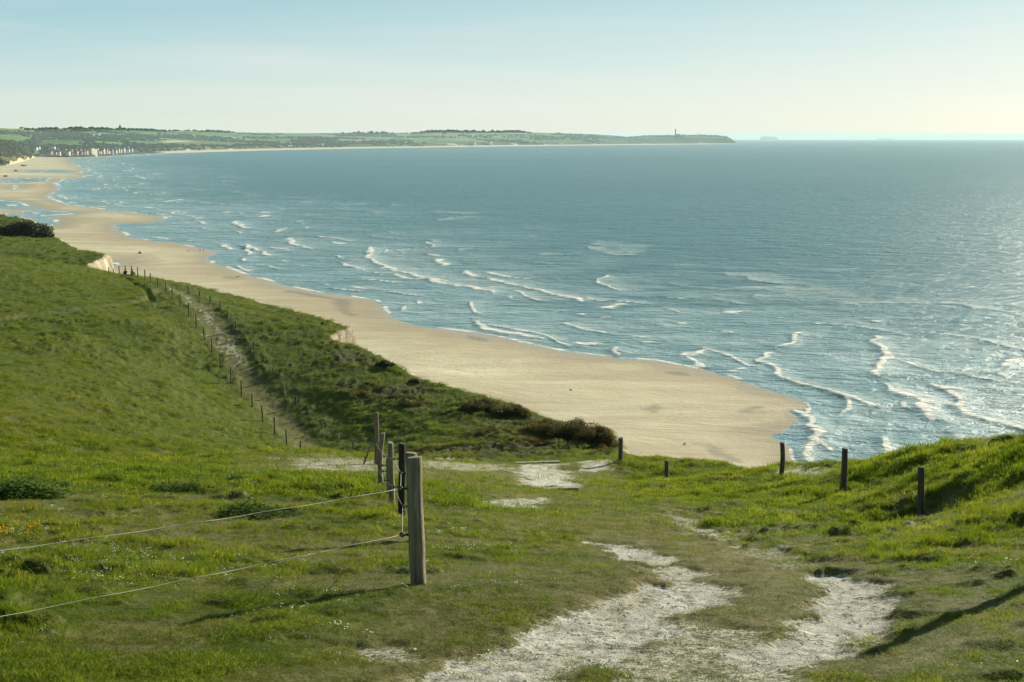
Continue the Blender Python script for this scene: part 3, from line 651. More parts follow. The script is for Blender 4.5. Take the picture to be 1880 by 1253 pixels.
# keep everything below the line of sight to the ridge, as in the photograph
lim = H + (ridge_s[None,:]-0.0006)*FY; FZ = np.where((T < 0.97) & (FZ > lim), lim, FZ)
def make_far_mat():
    m, nt, b = mat('far fields'); lk = nt.links.new
    P = pos(nt, (0.0024, 0.0034, 0.0), (0, 0, 0.4))
    wob = tex(nt, 2.0, 3, 0.5, P); wv = N(nt, 'ShaderNodeVectorMath', operation='MULTIPLY_ADD')
    lk(wob.outputs['Color'], wv.inputs[0]); wv.inputs[1].default_value = (0.35,)*3; lk(P, wv.inputs[2])
    v = N(nt, 'ShaderNodeTexVoronoi', feature='F1'); v.inputs['Scale'].default_value = 1.0; lk(wv.outputs[0], v.inputs['Vector'])
    e = N(nt, 'ShaderNodeTexVoronoi', feature='DISTANCE_TO_EDGE'); e.inputs['Scale'].default_value = 1.0; lk(wv.outputs[0], e.inputs['Vector'])
    sp = N(nt, 'ShaderNodeSeparateColor'); lk(v.outputs['Color'], sp.inputs[0])
    c = ramp(nt, sp.outputs[0], [(0.0, (0.070, 0.17, 0.040)), (0.3, (0.11, 0.23, 0.060)), (0.6, (0.080, 0.19, 0.045)), (0.8, (0.15, 0.23, 0.075)), (0.93, (0.26, 0.25, 0.13))])
    c = mixc(nt, ramp(nt, e.outputs['Distance'], [(0.015, 1.0), (0.05, 0.0)]), c, (0.022, 0.040, 0.018))
    sc_ = ramp(nt, tex(nt, 0.006, 6, 0.7, pos(nt)).outputs[0], [(0.35, (0.030, 0.052, 0.022)), (0.65, (0.085, 0.105, 0.045))])
    c = mixc(nt, attr(nt, 'scrub'), c, sc_)
    c = mixc(nt, attr(nt, 'sand'), c, (0.60, 0.52, 0.36))
    lk(c, b.inputs['Base Color']); b.inputs['Roughness'].default_value = 0.95; b.inputs['Specular IOR Level'].default_value = 0.05
    return m
nfar = fbm(FX/300, FY/300, 4, 111)
scrub = np.maximum(smooth(0.16, 0.04, T + (nfar-0.5)*0.25), steep*smooth(1.0, 0.7, T + (nfar-0.5)*0.5))
sandm = smooth(0.022, 0.006, T) * smooth(235, 300, cpx)[None,:] * interp([(0,1),(600,1),(1100,0.7),(1354,0.3)], cpx)[None,:]
dpatch = np.exp(-(((cpx[None,:]-325)/38)**2 + ((T-0.27)/0.055)**2)); sandm = np.maximum(sandm, smooth(0.35, 0.7, dpatch + (nfar-0.5)*0.9)*0.8)
sandm = np.maximum(sandm, smooth(0.66, 0.72, fbm(FX/80, FY/80, 3, 115)) * smooth(0.09, 0.02, T) * smooth(300, 350, cpx)[None,:])
farland = mesh_obj('far_hills', np.stack([FX.ravel(), FY.ravel(), FZ.ravel()], 1), grid_faces(*FX.shape), make_far_mat(), smooth_=True,
                   attrs={'scrub': scrub, 'sand': sandm}); tag(farland, kind='structure')
# pale beach strip across the bay
bx0 = cpx > 262; o_ = []; 
off = interp([(262,0),(300,190),(420,260),(700,260),(1100,250),(1300,120),(1354,10)], cpx[bx0])
near_y = Yc[bx0]; sl = slx[bx0]
r0 = np.stack([sl*(near_y-off), near_y-off, drop(sl*near_y, near_y)*0 + drop(sl*(near_y-off), near_y-off)-0.15], 1)
r1 = np.stack([sl*(near_y-off*0.5), near_y-off*0.5, drop(sl*near_y, near_y)+1.5], 1)
r2 = np.stack([sl*(near_y+25), near_y+25, drop(sl*near_y, near_y)+4.0], 1)
strip = mesh_obj('bay_beach', np.vstack([r0, r1, r2]), grid_faces(3, len(sl)), plain('pale bay sand', (0.58, 0.50, 0.36), 0.95, 0.1, 0.12, 0.01), smooth_=True)
tag(strip, kind='structure')

# ------------------------------------------------------------------ dunes beside the village
dpx = np.arange(-900, 118, 3.0); dtt = np.concatenate([[-0.03], np.linspace(0, 1, 60), [1.3, 1.8]])
dfront = interp([(-900,352),(-600,340),(-200,318),(0,306),(30,299.5),(50,293.5),(60,290),(68,288.5),(100,288),(118,288)], dpx)
dtop = interp([(-900,243),(-300,252),(0,262),(25,264),(45,271),(56,277),(64,282),(80,284.5),(105,286.5),(118,288)], dpx)
DW = np.array([sea_at(a, b, 1.5)[1] for a, b in zip(dpx, dfront)]); dD = interp([(-900,500),(0,420),(60,240),(118,120)], dpx)
dsl = np.array([ray(a, 270)[0] for a in dpx]); dts = np.array([ray(a, b)[1] for a, b in zip(dpx, dtop)])
DY = DW[None,:] + dtt[:,None]*dD[None,:]; DX = dsl[None,:]*DY; DT = np.repeat(dtt[:,None], len(dpx), 1)
dzr = H + dts*(DW+dD)
dn = fbm(DX/70, DY/90, 4, 121)
dprof = 0.30*smooth(0, 0.12, DT) + 0.70*np.clip(DT, 0, 1)**0.85
DZ = 1.2 + drop(DX, DY) + (dzr[None,:]-1.2)*np.where(DT > 1, 1-(DT-1)*0.8, dprof) + (dn-0.5)*13*np.clip(DT*6, 0, 1)*(DT < 1)*interp([(0,1),(60,0.5),(118,0.1)], dpx)[None,:] - 3*(DT < 0)
dsand = np.maximum(smooth(0.07, 0.015, DT + (dn-0.5)*0.16), 0)
pxg = np.repeat(dpx[None,:], len(dtt), 0)
def streak(x0, t0, x1, t1, w):
    u = np.clip((DT-t0)/(t1-t0), 0, 1); return smooth(1.0, 0.3, np.abs(pxg-(x0+(x1-x0)*u))/w + (dn-0.5)*1.4) * (DT > min(t0,t1)-0.02) * (DT < max(t0,t1)+0.03)
dsand = np.maximum(dsand, 0.9*streak(60, 0.0, 50, 0.6, 4)); dsand = np.maximum(dsand, 0.9*streak(48, 0.0, 37, 0.3, 3)); dsand = np.maximum(dsand, 0.8*streak(34, 0.72, 28, 0.85, 4))
def make_dune_mat():
    m, nt, b = mat('dune scrub and sand'); lk = nt.links.new; P = pos(nt)
    a = tex(nt, 0.05, 6, 0.7, P)
    c = ramp(nt, a.outputs[0], [(0.3, (0.030, 0.040, 0.018)), (0.5, (0.075, 0.080, 0.035)), (0.68, (0.15, 0.14, 0.07))])
    s = math_(nt, 'ADD', attr(nt, 'sand'), math_(nt, 'MULTIPLY', math_(nt, 'SUBTRACT', tex(nt, 0.12, 5, 0.7, P).outputs[0], 0.5), 0.9))
    c = mixc(nt, ramp(nt, s, [(0.45, 0.0), (0.6, 1.0)]), c, (0.42, 0.35, 0.22))
    lk(c, b.inputs['Base Color']); b.inputs['Roughness'].default_value = 0.95; b.inputs['Specular IOR Level'].default_value = 0.05
    lk(bump(nt, a.outputs[0], 6.0, 0.8), b.inputs['Normal']); return m
dunes = mesh_obj('dunes', np.stack([DX.ravel(), DY.ravel(), DZ.ravel()], 1), grid_faces(*DX.shape), make_dune_mat(), smooth_=True, attrs={'sand': dsand})
tag(dunes, kind='structure')

# ------------------------------------------------------------------ instancing of plants (geometry nodes, for uncountable stuff only)
def scatter(name, pts, rot, scl, idx, objs, m, label=None, cat=None):
    me = bpy.data.meshes.new(name); me.vertices.add(len(pts)); me.vertices.foreach_set('co', np.asarray(pts, np.float32).ravel())
    a = me.attributes.new('rot', 'FLOAT_VECTOR', 'POINT'); a.data.foreach_set('vector', np.asarray(rot, np.float32).ravel())
    a = me.attributes.new('scl', 'FLOAT_VECTOR', 'POINT'); a.data.foreach_set('vector', np.asarray(scl, np.float32).ravel())
    a = me.attributes.new('vidx', 'INT', 'POINT'); a.data.foreach_set('value', np.asarray(idx, np.int32))
    o = bpy.data.objects.new(name, me); COL.objects.link(o)
    c = bpy.data.collections.new(name + ' variants')
    for i, v in enumerate(objs): v.name = '%s_%03d' % (name, i); c.objects.link(v)
    ng = bpy.data.node_groups.new(name, 'GeometryNodeTree')
    ng.interface.new_socket('Geometry', in_out='INPUT', socket_type='NodeSocketGeometry')
    ng.interface.new_socket('Geometry', in_out='OUTPUT', socket_type='NodeSocketGeometry')
    gi = ng.nodes.new('NodeGroupInput'); go = ng.nodes.new('NodeGroupOutput')
    ci = ng.nodes.new('GeometryNodeCollectionInfo'); ci.inputs['Collection'].default_value = c
    ci.inputs['Separate Children'].default_value = True; ci.inputs['Reset Children'].default_value = True
    ip = ng.nodes.new('GeometryNodeInstanceOnPoints'); ip.inputs['Pick Instance'].default_value = True
    def na(n_, t):
        x = ng.nodes.new('GeometryNodeInputNamedAttribute'); x.data_type = t; x.inputs['Name'].default_value = n_
        return [s for s in x.outputs if s.enabled and s.name == 'Attribute'][0]
    k = ng.links.new
    k(gi.outputs[0], ip.inputs['Points']); k(ci.outputs[0], ip.inputs['Instance']); k(na('vidx', 'INT'), ip.inputs['Instance Index'])
    k(na('rot', 'FLOAT_VECTOR'), ip.inputs['Rotation']); k(na('scl', 'FLOAT_VECTOR'), ip.inputs['Scale']); k(ip.outputs[0], go.inputs[0])
    md = o.modifiers.new('scatter', 'NODES'); md.node_group = ng
    if m: me.materials.append(m)
    tag(o, label, cat, kind='stuff'); return o

rng = np.random.default_rng(7)
def leaf_mat(name, stops, transl=0.35, rough=0.55, scale=0.5, spec=0.25, back=None):
    """foliage: colour varies per plant and slowly over the ground"""
    m, nt, b = mat(name); lk = nt.links.new
    oi = N(nt, 'ShaderNodeObjectInfo'); g = N(nt, 'ShaderNodeNewGeometry')
    t = nt.nodes.new('ShaderNodeTexNoise'); t.inputs['Scale'].default_value = scale; t.inputs['Detail'].default_value = 4; lk(g.outputs['Position'], t.inputs['Vector'])
    f = math_(nt, 'ADD', math_(nt, 'MULTIPLY', oi.outputs['Random'], 0.45), math_(nt, 'MULTIPLY', math_(nt, 'SUBTRACT', t.outputs[0], 0.22), 1.0), True)
    c = ramp(nt, f, stops)
    t2 = nt.nodes.new('ShaderNodeTexNoise'); t2.inputs['Scale'].default_value = scale*0.16; t2.inputs['Detail'].default_value = 6; t2.inputs['Roughness'].default_value = 0.65; lk(g.outputs['Position'], t2.inputs['Vector'])
    c = mixc(nt, ramp(nt, t2.outputs[0], [(0.50, 0.0), (0.68, 0.45)]), c, mixc(nt, 1.0, c, (1.35, 1.0, 0.95), 'MULTIPLY'))
    c = mixc(nt, ramp(nt, t2.outputs[0], [(0.30, 0.3), (0.46, 0.0)]), c, mixc(nt, 1.0, c, (0.62, 0.78, 0.8), 'MULTIPLY')); lk(c, b.inputs['Base Color'])
    b.inputs['Roughness'].default_value = rough; b.inputs['Specular IOR Level'].default_value = spec
    tr = N(nt, 'ShaderNodeBsdfTranslucent'); tc_ = mixc(nt, 1.0, c, (1.15, 1.15, 0.60), 'MULTIPLY'); lk(tc_, tr.inputs[0])
    mx = N(nt, 'ShaderNodeMixShader'); mx.inputs[0].default_value = transl
    lk(b.outputs[0], mx.inputs[1]); lk(tr.outputs[0], mx.inputs[2]); lk(mx.outputs[0], nt.nodes['Material Output'].inputs[0])
    return m
GREEN = [(0.15, (0.054, 0.092, 0.008)), (0.4, (0.108, 0.160, 0.013)), (0.65, (0.170, 0.215, 0.020)), (0.82, (0.22, 0.24, 0.040)), (0.97, (0.36, 0.32, 0.12))]
M_grass = leaf_mat('grass blades', GREEN, 0.58, 0.6, 0.6, 0.12)
M_dry = leaf_mat('worn grass blades', [(0.2, (0.12, 0.125, 0.028)), (0.5, (0.20, 0.175, 0.060)), (0.85, (0.36, 0.30, 0.15))], 0.4, 0.6, 1.5)
M_brush = leaf_mat('shrub leaves', [(0.2, (0.045, 0.075, 0.014)), (0.5, (0.085, 0.125, 0.022)), (0.85, (0.14, 0.17, 0.050))], 0.45, 0.5, 0.4)
M_brown = leaf_mat('brown heath twigs', [(0.2, (0.036, 0.036, 0.014)), (0.5, (0.078, 0.074, 0.026)), (0.85, (0.18, 0.17, 0.06))], 0.5, 0.7, 0.4)
M_weed = leaf_mat('broad weed leaves', [(0.2, (0.060, 0.120, 0.016)), (0.6, (0.105, 0.180, 0.028)), (0.9, (0.16, 0.23, 0.05))], 0.5, 0.6, 3.0, 0.2)

def tuft(nb, rad, hmin, hmax, w, lean, m, seed):
    r = np.random.default_rng(seed); V = []; Fc = []
    for _ in range(nb):
        a = r.uniform(0, 2*math.pi); d = rad*math.sqrt(r.uniform()); x, y = d*math.cos(a), d*math.sin(a)
        h = r.uniform(hmin, hmax); b = r.uniform(0, 2*math.pi); ln = lean*h*r.uniform(0.3, 1.3); ux, uy = math.cos(b), math.sin(b)
        c = r.uniform(0, 2*math.pi); wx_, wy_ = math.cos(c)*w*0.5, math.sin(c)*w*0.5
        i = len(V)
        for t, k in ((0, 1.0), (0.45, 0.85), (0.8, 0.5)):
            cx, cy, cz = x+ux*ln*t*t, y+uy*ln*t*t, h*t*(1-0.15*t*lean)-0.01*(t == 0)
            V += [(cx-wx_*k, cy-wy_*k, cz), (cx+wx_*k, cy+wy_*k, cz)]
        V.append((x+ux*ln, y+uy*ln, h*(1-0.2*lean)))
        Fc += [(i, i+1, i+3, i+2), (i+2, i+3, i+5, i+4), (i+4, i+5, i+6)]
    return mesh_obj('tuft', V, Fc, m, link=False)
def leafball(nl, rad, flat, ls, m, seed, twig=0):
    r = np.random.default_rng(seed); V = []; Fc = []
    for _ in range(nl):
        p = r.normal(size=3); p /= np.linalg.norm(p); p *= rad*r.uniform(0.45, 1.05); p[2] = abs(p[2])*flat
        u = r.normal(size=3); u /= np.linalg.norm(u); v = np.cross(u, r.normal(size=3)); v /= np.linalg.norm(v)
        s = ls*r.uniform(0.6, 1.3); i = len(V)
        V += [tuple(p-u*s*0.5), tuple(p+v*s*0.28), tuple(p+u*s*0.6), tuple(p-v*s*0.28)]; Fc.append((i, i+1, i+2, i+3))
    for _ in range(twig):
        a = r.uniform(0, 2*math.pi); rr_ = rad*r.uniform(0.2, 1.1); h = flat*rad*r.uniform(0.9, 1.35); i = len(V)
        x, y = math.cos(a)*rr_, math.sin(a)*rr_; t = 0.008
        V += [(x*0.6-t, y*0.6, 0), (x*0.6+t, y*0.6, 0), (x, y, h)]; Fc.append((i, i+1, i+2))
    return mesh_obj('clump', V, Fc, m, link=False)

def polar_pts(n, y0, y1, hw, p=1.0):
    """points on the ground whose density falls with distance"""
    y = np.exp(rng.uniform(math.log(y0), math.log(y1), n*2)) if p == 1 else np.sqrt(rng.uniform(y0*y0, y1*y1, n*2))
    y = y[:n]; x = np.tan(rng.uniform(-hw, hw, n))*y
    return x, y
def place(x, y, f, z, sc_, tilt=0.15, lean=None):
    n_ = len(x); rot = np.stack([rng.normal(0, tilt, n_), rng.normal(0, tilt, n_), rng.uniform(0, 6.283, n_)], 1)
    s = np.asarray(sc_); s = np.stack([s, s, s], 1) if s.ndim == 1 else s
    return np.stack([x, y, z], 1), rot, s
HW = math.radians(31)
# --- green turf, nearest to farthest
parts_p, parts_r, parts_s, parts_i = [], [], [], []
def add_turf(x, y, kind_of, base_s, keep_fn):
    f = fields(x, y); dcc = -sd_poly(x, y, cliff_line)
    k = (dcc < 0.6) & keep_fn(x, y, f)
    x, y = x[k], y[k]; f = {a: b[k] for a, b in f.items()}
    z = zland(x, y, f, dcc[k])
    ts = tussock(x, y)
    dRp, _, _ = seg_dist(x, y, path_R)
    pt = fbm(x*3.1, y*3.1, 3, 35); pt2 = fbm(x*0.8+3, y*0.8, 3, 36)
    hgt = (1-0.4*smooth(45, 70, y))*(0.5+0.5*smooth(1.5, 4.0, dRp))*(0.26 + 0.55*ts + 1.1*smooth(0.52, 0.75, pt)*(0.3+pt2) + 0.55*f['long']*(0.25+ts))*(1-0.62*f['short'])*(1-0.55*f['worn']) * rng.uniform(0.75, 1.25, len(x))
    s = base_s if np.ndim(base_s) == 0 else base_s[k]
    P, R_, S = place(x, y, f, z, hgt)
    S = np.stack([np.full(len(x), 1.0)*s*(0.85+0.3*ts), np.full(len(x), 1.0)*s*(0.85+0.3*ts), hgt*s], 1)
    parts_p.append(P); parts_r.append(R_); parts_s.append(S); parts_i.append(kind_of(f, ts))
    return x, y
def green_keep(x, y, f):
    return (rng.uniform(size=len(x)) > f['chalk']*1.25-0.06) & (rng.uniform(size=len(x)) > np.maximum(f['worn']*0.62, 0.98*smooth(-0.2, 0.3, f['path_sd']))) & (f['brown'] < 0.6)
x, y = polar_pts(120000, 4.0, 26, math.radians(47), 1)
add_turf(x, y, lambda f, ts: rng.integers(0, 6, len(ts)), 0.75 + 0.018*y, green_keep)
x, y = polar_pts(110000, 20, 60, math.radians(36), 1)
add_turf(x, y, lambda f, ts: rng.integers(6, 10, len(ts)), 0.75 + 0.018*y, green_keep)
x, y = polar_pts(330000, 46, 200, HW, 1)
add_turf(x, y, lambda f, ts: rng.integers(10, 14, len(ts)), 0.72 + 0.006*y, lambda x, y, f: green_keep(x, y, f) & (rng.uniform(size=len(x)) > 0.1*f['shrub']))
near_t = [tuft(26, 0.075, 0.03, 0.085, 0.0042, 0.75, M_grass, s) for s in range(6)]
mid_t = [tuft(22, 0.16, 0.04, 0.11, 0.010, 0.7, M_grass, 20+s) for s in range(4)]
far_t = [tuft(26, 0.30, 0.04, 0.12, 0.017, 0.8, M_grass, 40+s) for s in range(4)]
scatter('grass', np.vstack(parts_p), np.vstack(parts_r), np.vstack(parts_s), np.concatenate(parts_i), near_t+mid_t+far_t, M_grass,
        'green turf of grass tufts covering the cliff top', 'grass')
# --- dry trampled turf along the path
parts_p, parts_r, parts_s, parts_i = [], [], [], []
dry_keep = lambda x, y, f: (rng.uniform(size=len(x)) < f['worn']*0.9) & (rng.uniform(size=len(x)) > f['chalk']*1.3-0.06)
x, y = polar_pts(66000, 4.0, 22, math.radians(36), 1)
add_turf(x, y, lambda f, ts: rng.integers(0, 3, len(ts)), 0.72 + 0.02*y, dry_keep)
x, y = polar_pts(40000, 18, 125, HW, 1)
add_turf(x, y, lambda f, ts: rng.integers(3, 6, len(ts)), 0.6 + 0.014*y, dry_keep)
scatter('trampled_grass', np.vstack(parts_p), np.vstack(parts_r), np.vstack(parts_s), np.concatenate(parts_i),
        [tuft(22, 0.08, 0.012, 0.045, 0.004, 0.9, M_dry, 60+s) for s in range(3)] + [tuft(20, 0.16, 0.015, 0.05, 0.010, 0.9, M_dry, 70+s) for s in range(3)], M_dry,
        'short yellowish trampled grass along the chalk path', 'grass')
# --- long tufts on the bank at right and scattered through the meadow
x, y = polar_pts(22000, 4.5, 60, math.radians(42), 1)
f = fields(x, y); ts = tussock(x, y); dcc = -sd_poly(x, y, cliff_line)
k = (dcc < 0.5) & (f['short'] < 0.3) & (f['chalk'] < 0.15) & (rng.uniform(size=len(x)) < (f['long']*0.75 + 0.07*ts)*(1-f['worn']) + 0.01)
x, y, ts = x[k], y[k], ts[k]; z = zland(x, y)
P, R_, S = place(x, y, None, z, (0.32+0.42*ts)*rng.uniform(0.6, 1.2, len(x)), 0.2)
scatter('long_grass', P, R_, S, rng.integers(0, 5, len(x)), [tuft(30, 0.10, 0.12, 0.30, 0.0075, 0.9, M_grass, 80+s) for s in range(5)], M_grass,
        'tall bent grass tussocks on the bank beside the path', 'grass')
# --- low scrub over the seaward slope and the far headland
x, y = polar_pts(85000, 60, 215, HW, 1)
f = fields(x, y); dcc = -sd_poly(x, y, cliff_line)
clump = fbm(x*0.5, y*0.8, 3, 141)
k = (dcc < 0.3) & (f['shrub'] > 0.4) & (rng.uniform(size=len(x)) < 0.01 + 0.13*smooth(0.50, 0.70, clump)*(1+3*smooth(135, 150, y)) + 0.9*f['brown'])
x, y = x[k], y[k]; br = f['brown'][k]; cl_ = clump[k]; z = zland(x, y)
P, R_, S = place(x, y, None, z-0.03, (0.35+0.75*smooth(0.4, 0.75, cl_))*rng.uniform(0.6, 1.2, len(x)), 0.15)
isb = rng.uniform(size=len(x)) < br*0.9 + 0.04
scatter('scrub', P, R_, S, np.where(isb, rng.integers(3, 6, len(x)), rng.integers(0, 3, len(x))),
        [leafball(120, 0.32, 0.55, 0.085, M_brush, 100+s, 6) for s in range(3)] + [leafball(120, 0.32, 0.7, 0.07, M_brown, 110+s, 16) for s in range(3)], M_brush,
        'low green and brown scrub on the slope above the beach', 'scrub')
# --- flowers
def flower(col, seed, h=0.10, s=0.011):
    r = np.random.default_rng(seed); V = []; Fc = []
    for _ in range(4):
        x, y = r.normal(0, 0.05, 2); hh = h*r.uniform(0.6, 1.2); i = len(V)
        V += [(x-0.001, y, 0), (x+0.001, y, 0), (x, y, hh)]; Fc.append((i, i+1, i+2))
        for k_ in range(6):
            a = k_*math.pi/3; i = len(V)
            V += [(x, y, hh), (x+s*math.cos(a-0.4), y+s*math.sin(a-0.4), hh+0.003), (x+1.2*s*math.cos(a), y+1.2*s*math.sin(a), hh+0.004), (x+s*math.cos(a+0.4), y+s*math.sin(a+0.4), hh+0.003)]
            Fc.append((i, i+1, i+2, i+3))
        for k_ in range(4):
            a = k_*math.pi/2; i = len(V)
            V += [(x+s*math.cos(a), y+s*math.sin(a), hh), (x-s*math.cos(a), y-s*math.sin(a), hh), (x, y, hh+s*1.6)]; Fc.append((i, i+1, i+2))
    return mesh_obj('flower', V, Fc, col, link=False)
M_white = plain('white petals', (0.72, 0.74, 0.66), 0.6, 0.3, 0.1); M_yellow = plain('yellow petals', (0.72, 0.48, 0.03), 0.6, 0.3, 0.1)
x, y = polar_pts(15000, 6, 36, HW, 1); f = fields(x, y)
pat = fbm(x*0.35+9, y*0.35, 3, 151)
k = (f['chalk'] < 0.1) & (f['worn'] < 0.4) & (rng.uniform(size=len(x)) < smooth(0.40, 0.66, pat)*np.where(x < 1, 0.9, 0.35)*(1-0.8*f['short'])) & (-sd_poly(x, y, cliff_line) < -1)
x, y = x[k], y[k]; z = zland(x, y)
P, R_, S = place(x, y, None, z, 0.42*rng.uniform(0.6, 1.2, len(x)) + 0.008*y, 0.15)
scatter('white_flowers', P, R_, S, rng.integers(0, 2, len(x)), [flower(M_white, 160), flower(M_white, 161)], M_white, 'tiny white flowers dotted through the grass', 'flowers')
x, y = polar_pts(260, 9, 60, HW, 1); f = fields(x, y); pat = fbm(x*0.3+90, y*0.3, 3, 155)
k = (f['chalk'] < 0.1) & (f['worn'] < 0.5) & (pat > 0.56) & (-sd_poly(x, y, cliff_line) < -1)
x, y = x[k], y[k]; cx_, cy_ = ground_hit(28, 985); m_ = 26
x = np.concatenate([x, cx_+rng.normal(0, 0.25, m_)]); y = np.concatenate([y, cy_+rng.normal(0, 0.25, m_)]); z = zland(x, y)
P, R_, S = place(x, y, None, z, 1.1 + 0.012*y, 0.15)
scatter('yellow_flowers', P, R_, S*0.55, np.zeros(len(x), int), [flower(M_yellow, 165, 0.12, 0.014)], M_yellow, 'small yellow flowers in the grass', 'flowers')
# --- crumbled chalk stones
def stone(seed, m):
    bm = bmesh.new(); bmesh.ops.create_icosphere(bm, subdivisions=2, radius=1.0); r = np.random.default_rng(seed)
    d = r.normal(size=(5, 3)); 
    for v in bm.verts:
        c_ = np.array(v.co); s_ = 1.0
        for q_ in d:
            u_ = q_/np.linalg.norm(q_); h_ = c_.dot(u_)
            if h_ > 0.55: c_ = c_ - u_*(h_-0.55)
        v.co = Vector(c_*np.array((1.0, 0.75, 0.5)))
    me = bpy.data.meshes.new('stone'); bm.to_mesh(me); bm.free(); me.materials.append(m); return bpy.data.objects.new('stone', me)
M_stone = plain('chalk lumps', (0.55, 0.52, 0.43), 0.9, 0.2, 0.2, 20)
x, y = polar_pts(30000, 5.5, 62, HW, 1); f = fields(x, y)
k = (rng.uniform(size=len(x)) < smooth(0.15, 0.9, f['chalk'])*0.5) & (f['n2'] < 0.62) & (-sd_poly(x, y, cliff_line) < 0)
x, y = x[k], y[k]; z = zland(x, y)
P, R_, S = place(x, y, None, z, (0.004+0.022*rng.uniform(size=len(x))**4)*(0.8+0.03*y), 0.4)
scatter('chalk_stones', P, R_, S, rng.integers(0, 4, len(x)), [stone(170+s, M_stone) for s in range(4)], M_stone, 'small lumps of crumbled chalk on the bare path', 'stones')

# --- woods, hedges and scrub on the far shore
def blob(seed, m):
    bm = bmesh.new(); bmesh.ops.create_icosphere(bm, subdivisions=3, radius=1.0); r = np.random.default_rng(seed); o_ = r.uniform(0, 50, 3)
    from mathutils import noise
    for v in bm.verts:
        n_ = noise.noise(v.co*1.8+Vector(o_)) + 0.6*noise.noise(v.co*4+Vector(o_))
        v.co = v.co*(1+0.42*n_); v.co.z = v.co.z*0.85+0.35
    me = bpy.data.meshes.new('crown'); bm.to_mesh(me); bm.free(); me.materials.append(m)
    return bpy.data.objects.new('crown', me)
M_wood = leaf_mat('far woodland', [(0.2, (0.018, 0.034, 0.014)), (0.55, (0.036, 0.056, 0.022)), (0.9, (0.075, 0.085, 0.036))], 0.0, 0.9, 0.01, 0.05)
def far_z(pxv, t):
    ci = np.interp(pxv, cpx, np.arange(len(cpx))); ti = np.interp(t, tt_, np.arange(len(tt_)))
    c0 = np.clip(ci.astype(int), 0, len(cpx)-2); t0 = np.clip(ti.astype(int), 0, len(tt_)-2); fc = ci-c0; ft = ti-t0
    def bl(G): return (G[t0,c0]*(1-fc)+G[t0,c0+1]*fc)*(1-ft) + (G[t0+1,c0]*(1-fc)+G[t0+1,c0+1]*fc)*ft
    return bl(FX), bl(FY), bl(FZ)
Nw = 42000
pw = rng.uniform(-180, 1345, Nw); tw = rng.uniform(0.01, 1.0, Nw)**1.0
X_, Y_, Zf = far_z(pw, tw)
wn1 = fbm(X_/520+5, Y_/260, 4, 201); wn2 = fbm(X_/120, Y_/90, 3, 203)
dens = smooth(0.56, 0.66, wn1*0.8+wn2*0.2)*0.7
def band(x0, x1, t0, t1, s=1.0):
    return s*smooth(x0-8, x0+8, pw)*(1-smooth(x1-8, x1+8, pw))*smooth(t0-0.02, t0+0.01, tw)*(1-smooth(t1-0.01, t1+0.02, tw))
for B in [(70,290,0.93,1.0),(300,430,0.97,1.0),(60,300,0.42,0.56),(-60,150,0.60,0.72,0.8),(50,270,0.05,0.17),(0,70,0.1,0.35,0.7),(270,340,0.05,0.14,0.8),(330,640,0.03,0.10,0.8),
          (540,620,0.15,0.5,0.7),(620,760,0.1,0.26,0.8),(618,680,0.7,0.85),(640,708,0.95,1.0),(672,706,0.97,1.0,2.0),(757,975,0.86,1.0),(775,955,0.94,1.0,2.0),(975,1140,0.2,0.6,0.35),(150,300,0.30,0.5,0.5),
          (440,560,0.5,0.62,0.4),(800,900,0.45,0.5,0.8),(860,960,0.6,0.64,0.8)]:
    dens = np.maximum(dens, band(*B)*(0.35+0.9*smooth(0.35, 0.6, wn2)))
k = rng.uniform(size=Nw) < dens*0.55
ridgewood = band(775,955,0.94,1.0) + band(640,708,0.95,1.0) + 0.4*band(70,290,0.93,1.0)
sz = rng.uniform(4, 8, Nw)*(1+0.35*ridgewood)*np.where(pw > 1100, 0.5, 1.0)
P = np.stack([X_, Y_, Zf], 1)[k]
scatter('far_woods', P, np.stack([np.zeros(k.sum())]*2+[rng.uniform(0, 6.28, k.sum())], 1), np.stack([sz, sz, sz*rng.uniform(0.7, 1.1, Nw)], 1)[k], rng.integers(0, 4, k.sum()),
        [blob(210+s, M_wood) for s in range(4)], M_wood, 'dark woods and hedges on the hills across the bay', 'woodland')
M_dscrub = leaf_mat('dune bushes', [(0.2, (0.030, 0.042, 0.018)), (0.55, (0.065, 0.075, 0.032)), (0.9, (0.13, 0.125, 0.06))], 0.0, 0.9, 0.02, 0.05)
Nd = 9000; ri = rng.integers(0, len(dtt)-2, Nd); cidx = rng.integers(0, len(dpx)-1, Nd); kk = (dsand[ri, cidx] < 0.35) & (ri > 1) & (dpx[cidx] < 70)
ri, cidx = ri[kk], cidx[kk]; jx = rng.uniform(-4, 4, len(ri)); s_ = rng.uniform(1.2, 3.6, len(ri))*(0.5+dn[ri, cidx])
scatter('dune_scrub', np.stack([DX[ri, cidx]+jx, DY[ri, cidx]+rng.uniform(-3, 3, len(ri)), DZ[ri, cidx]], 1), np.stack([np.zeros(len(ri))]*2+[rng.uniform(0, 6.28, len(ri))], 1),
        np.stack([s_*1.4, s_*1.4, s_], 1), rng.integers(0, 3, len(ri)), [blob(220+s, M_dscrub) for s in range(3)], M_dscrub, 'dark bushes covering the sand dunes next to the village', 'scrub')

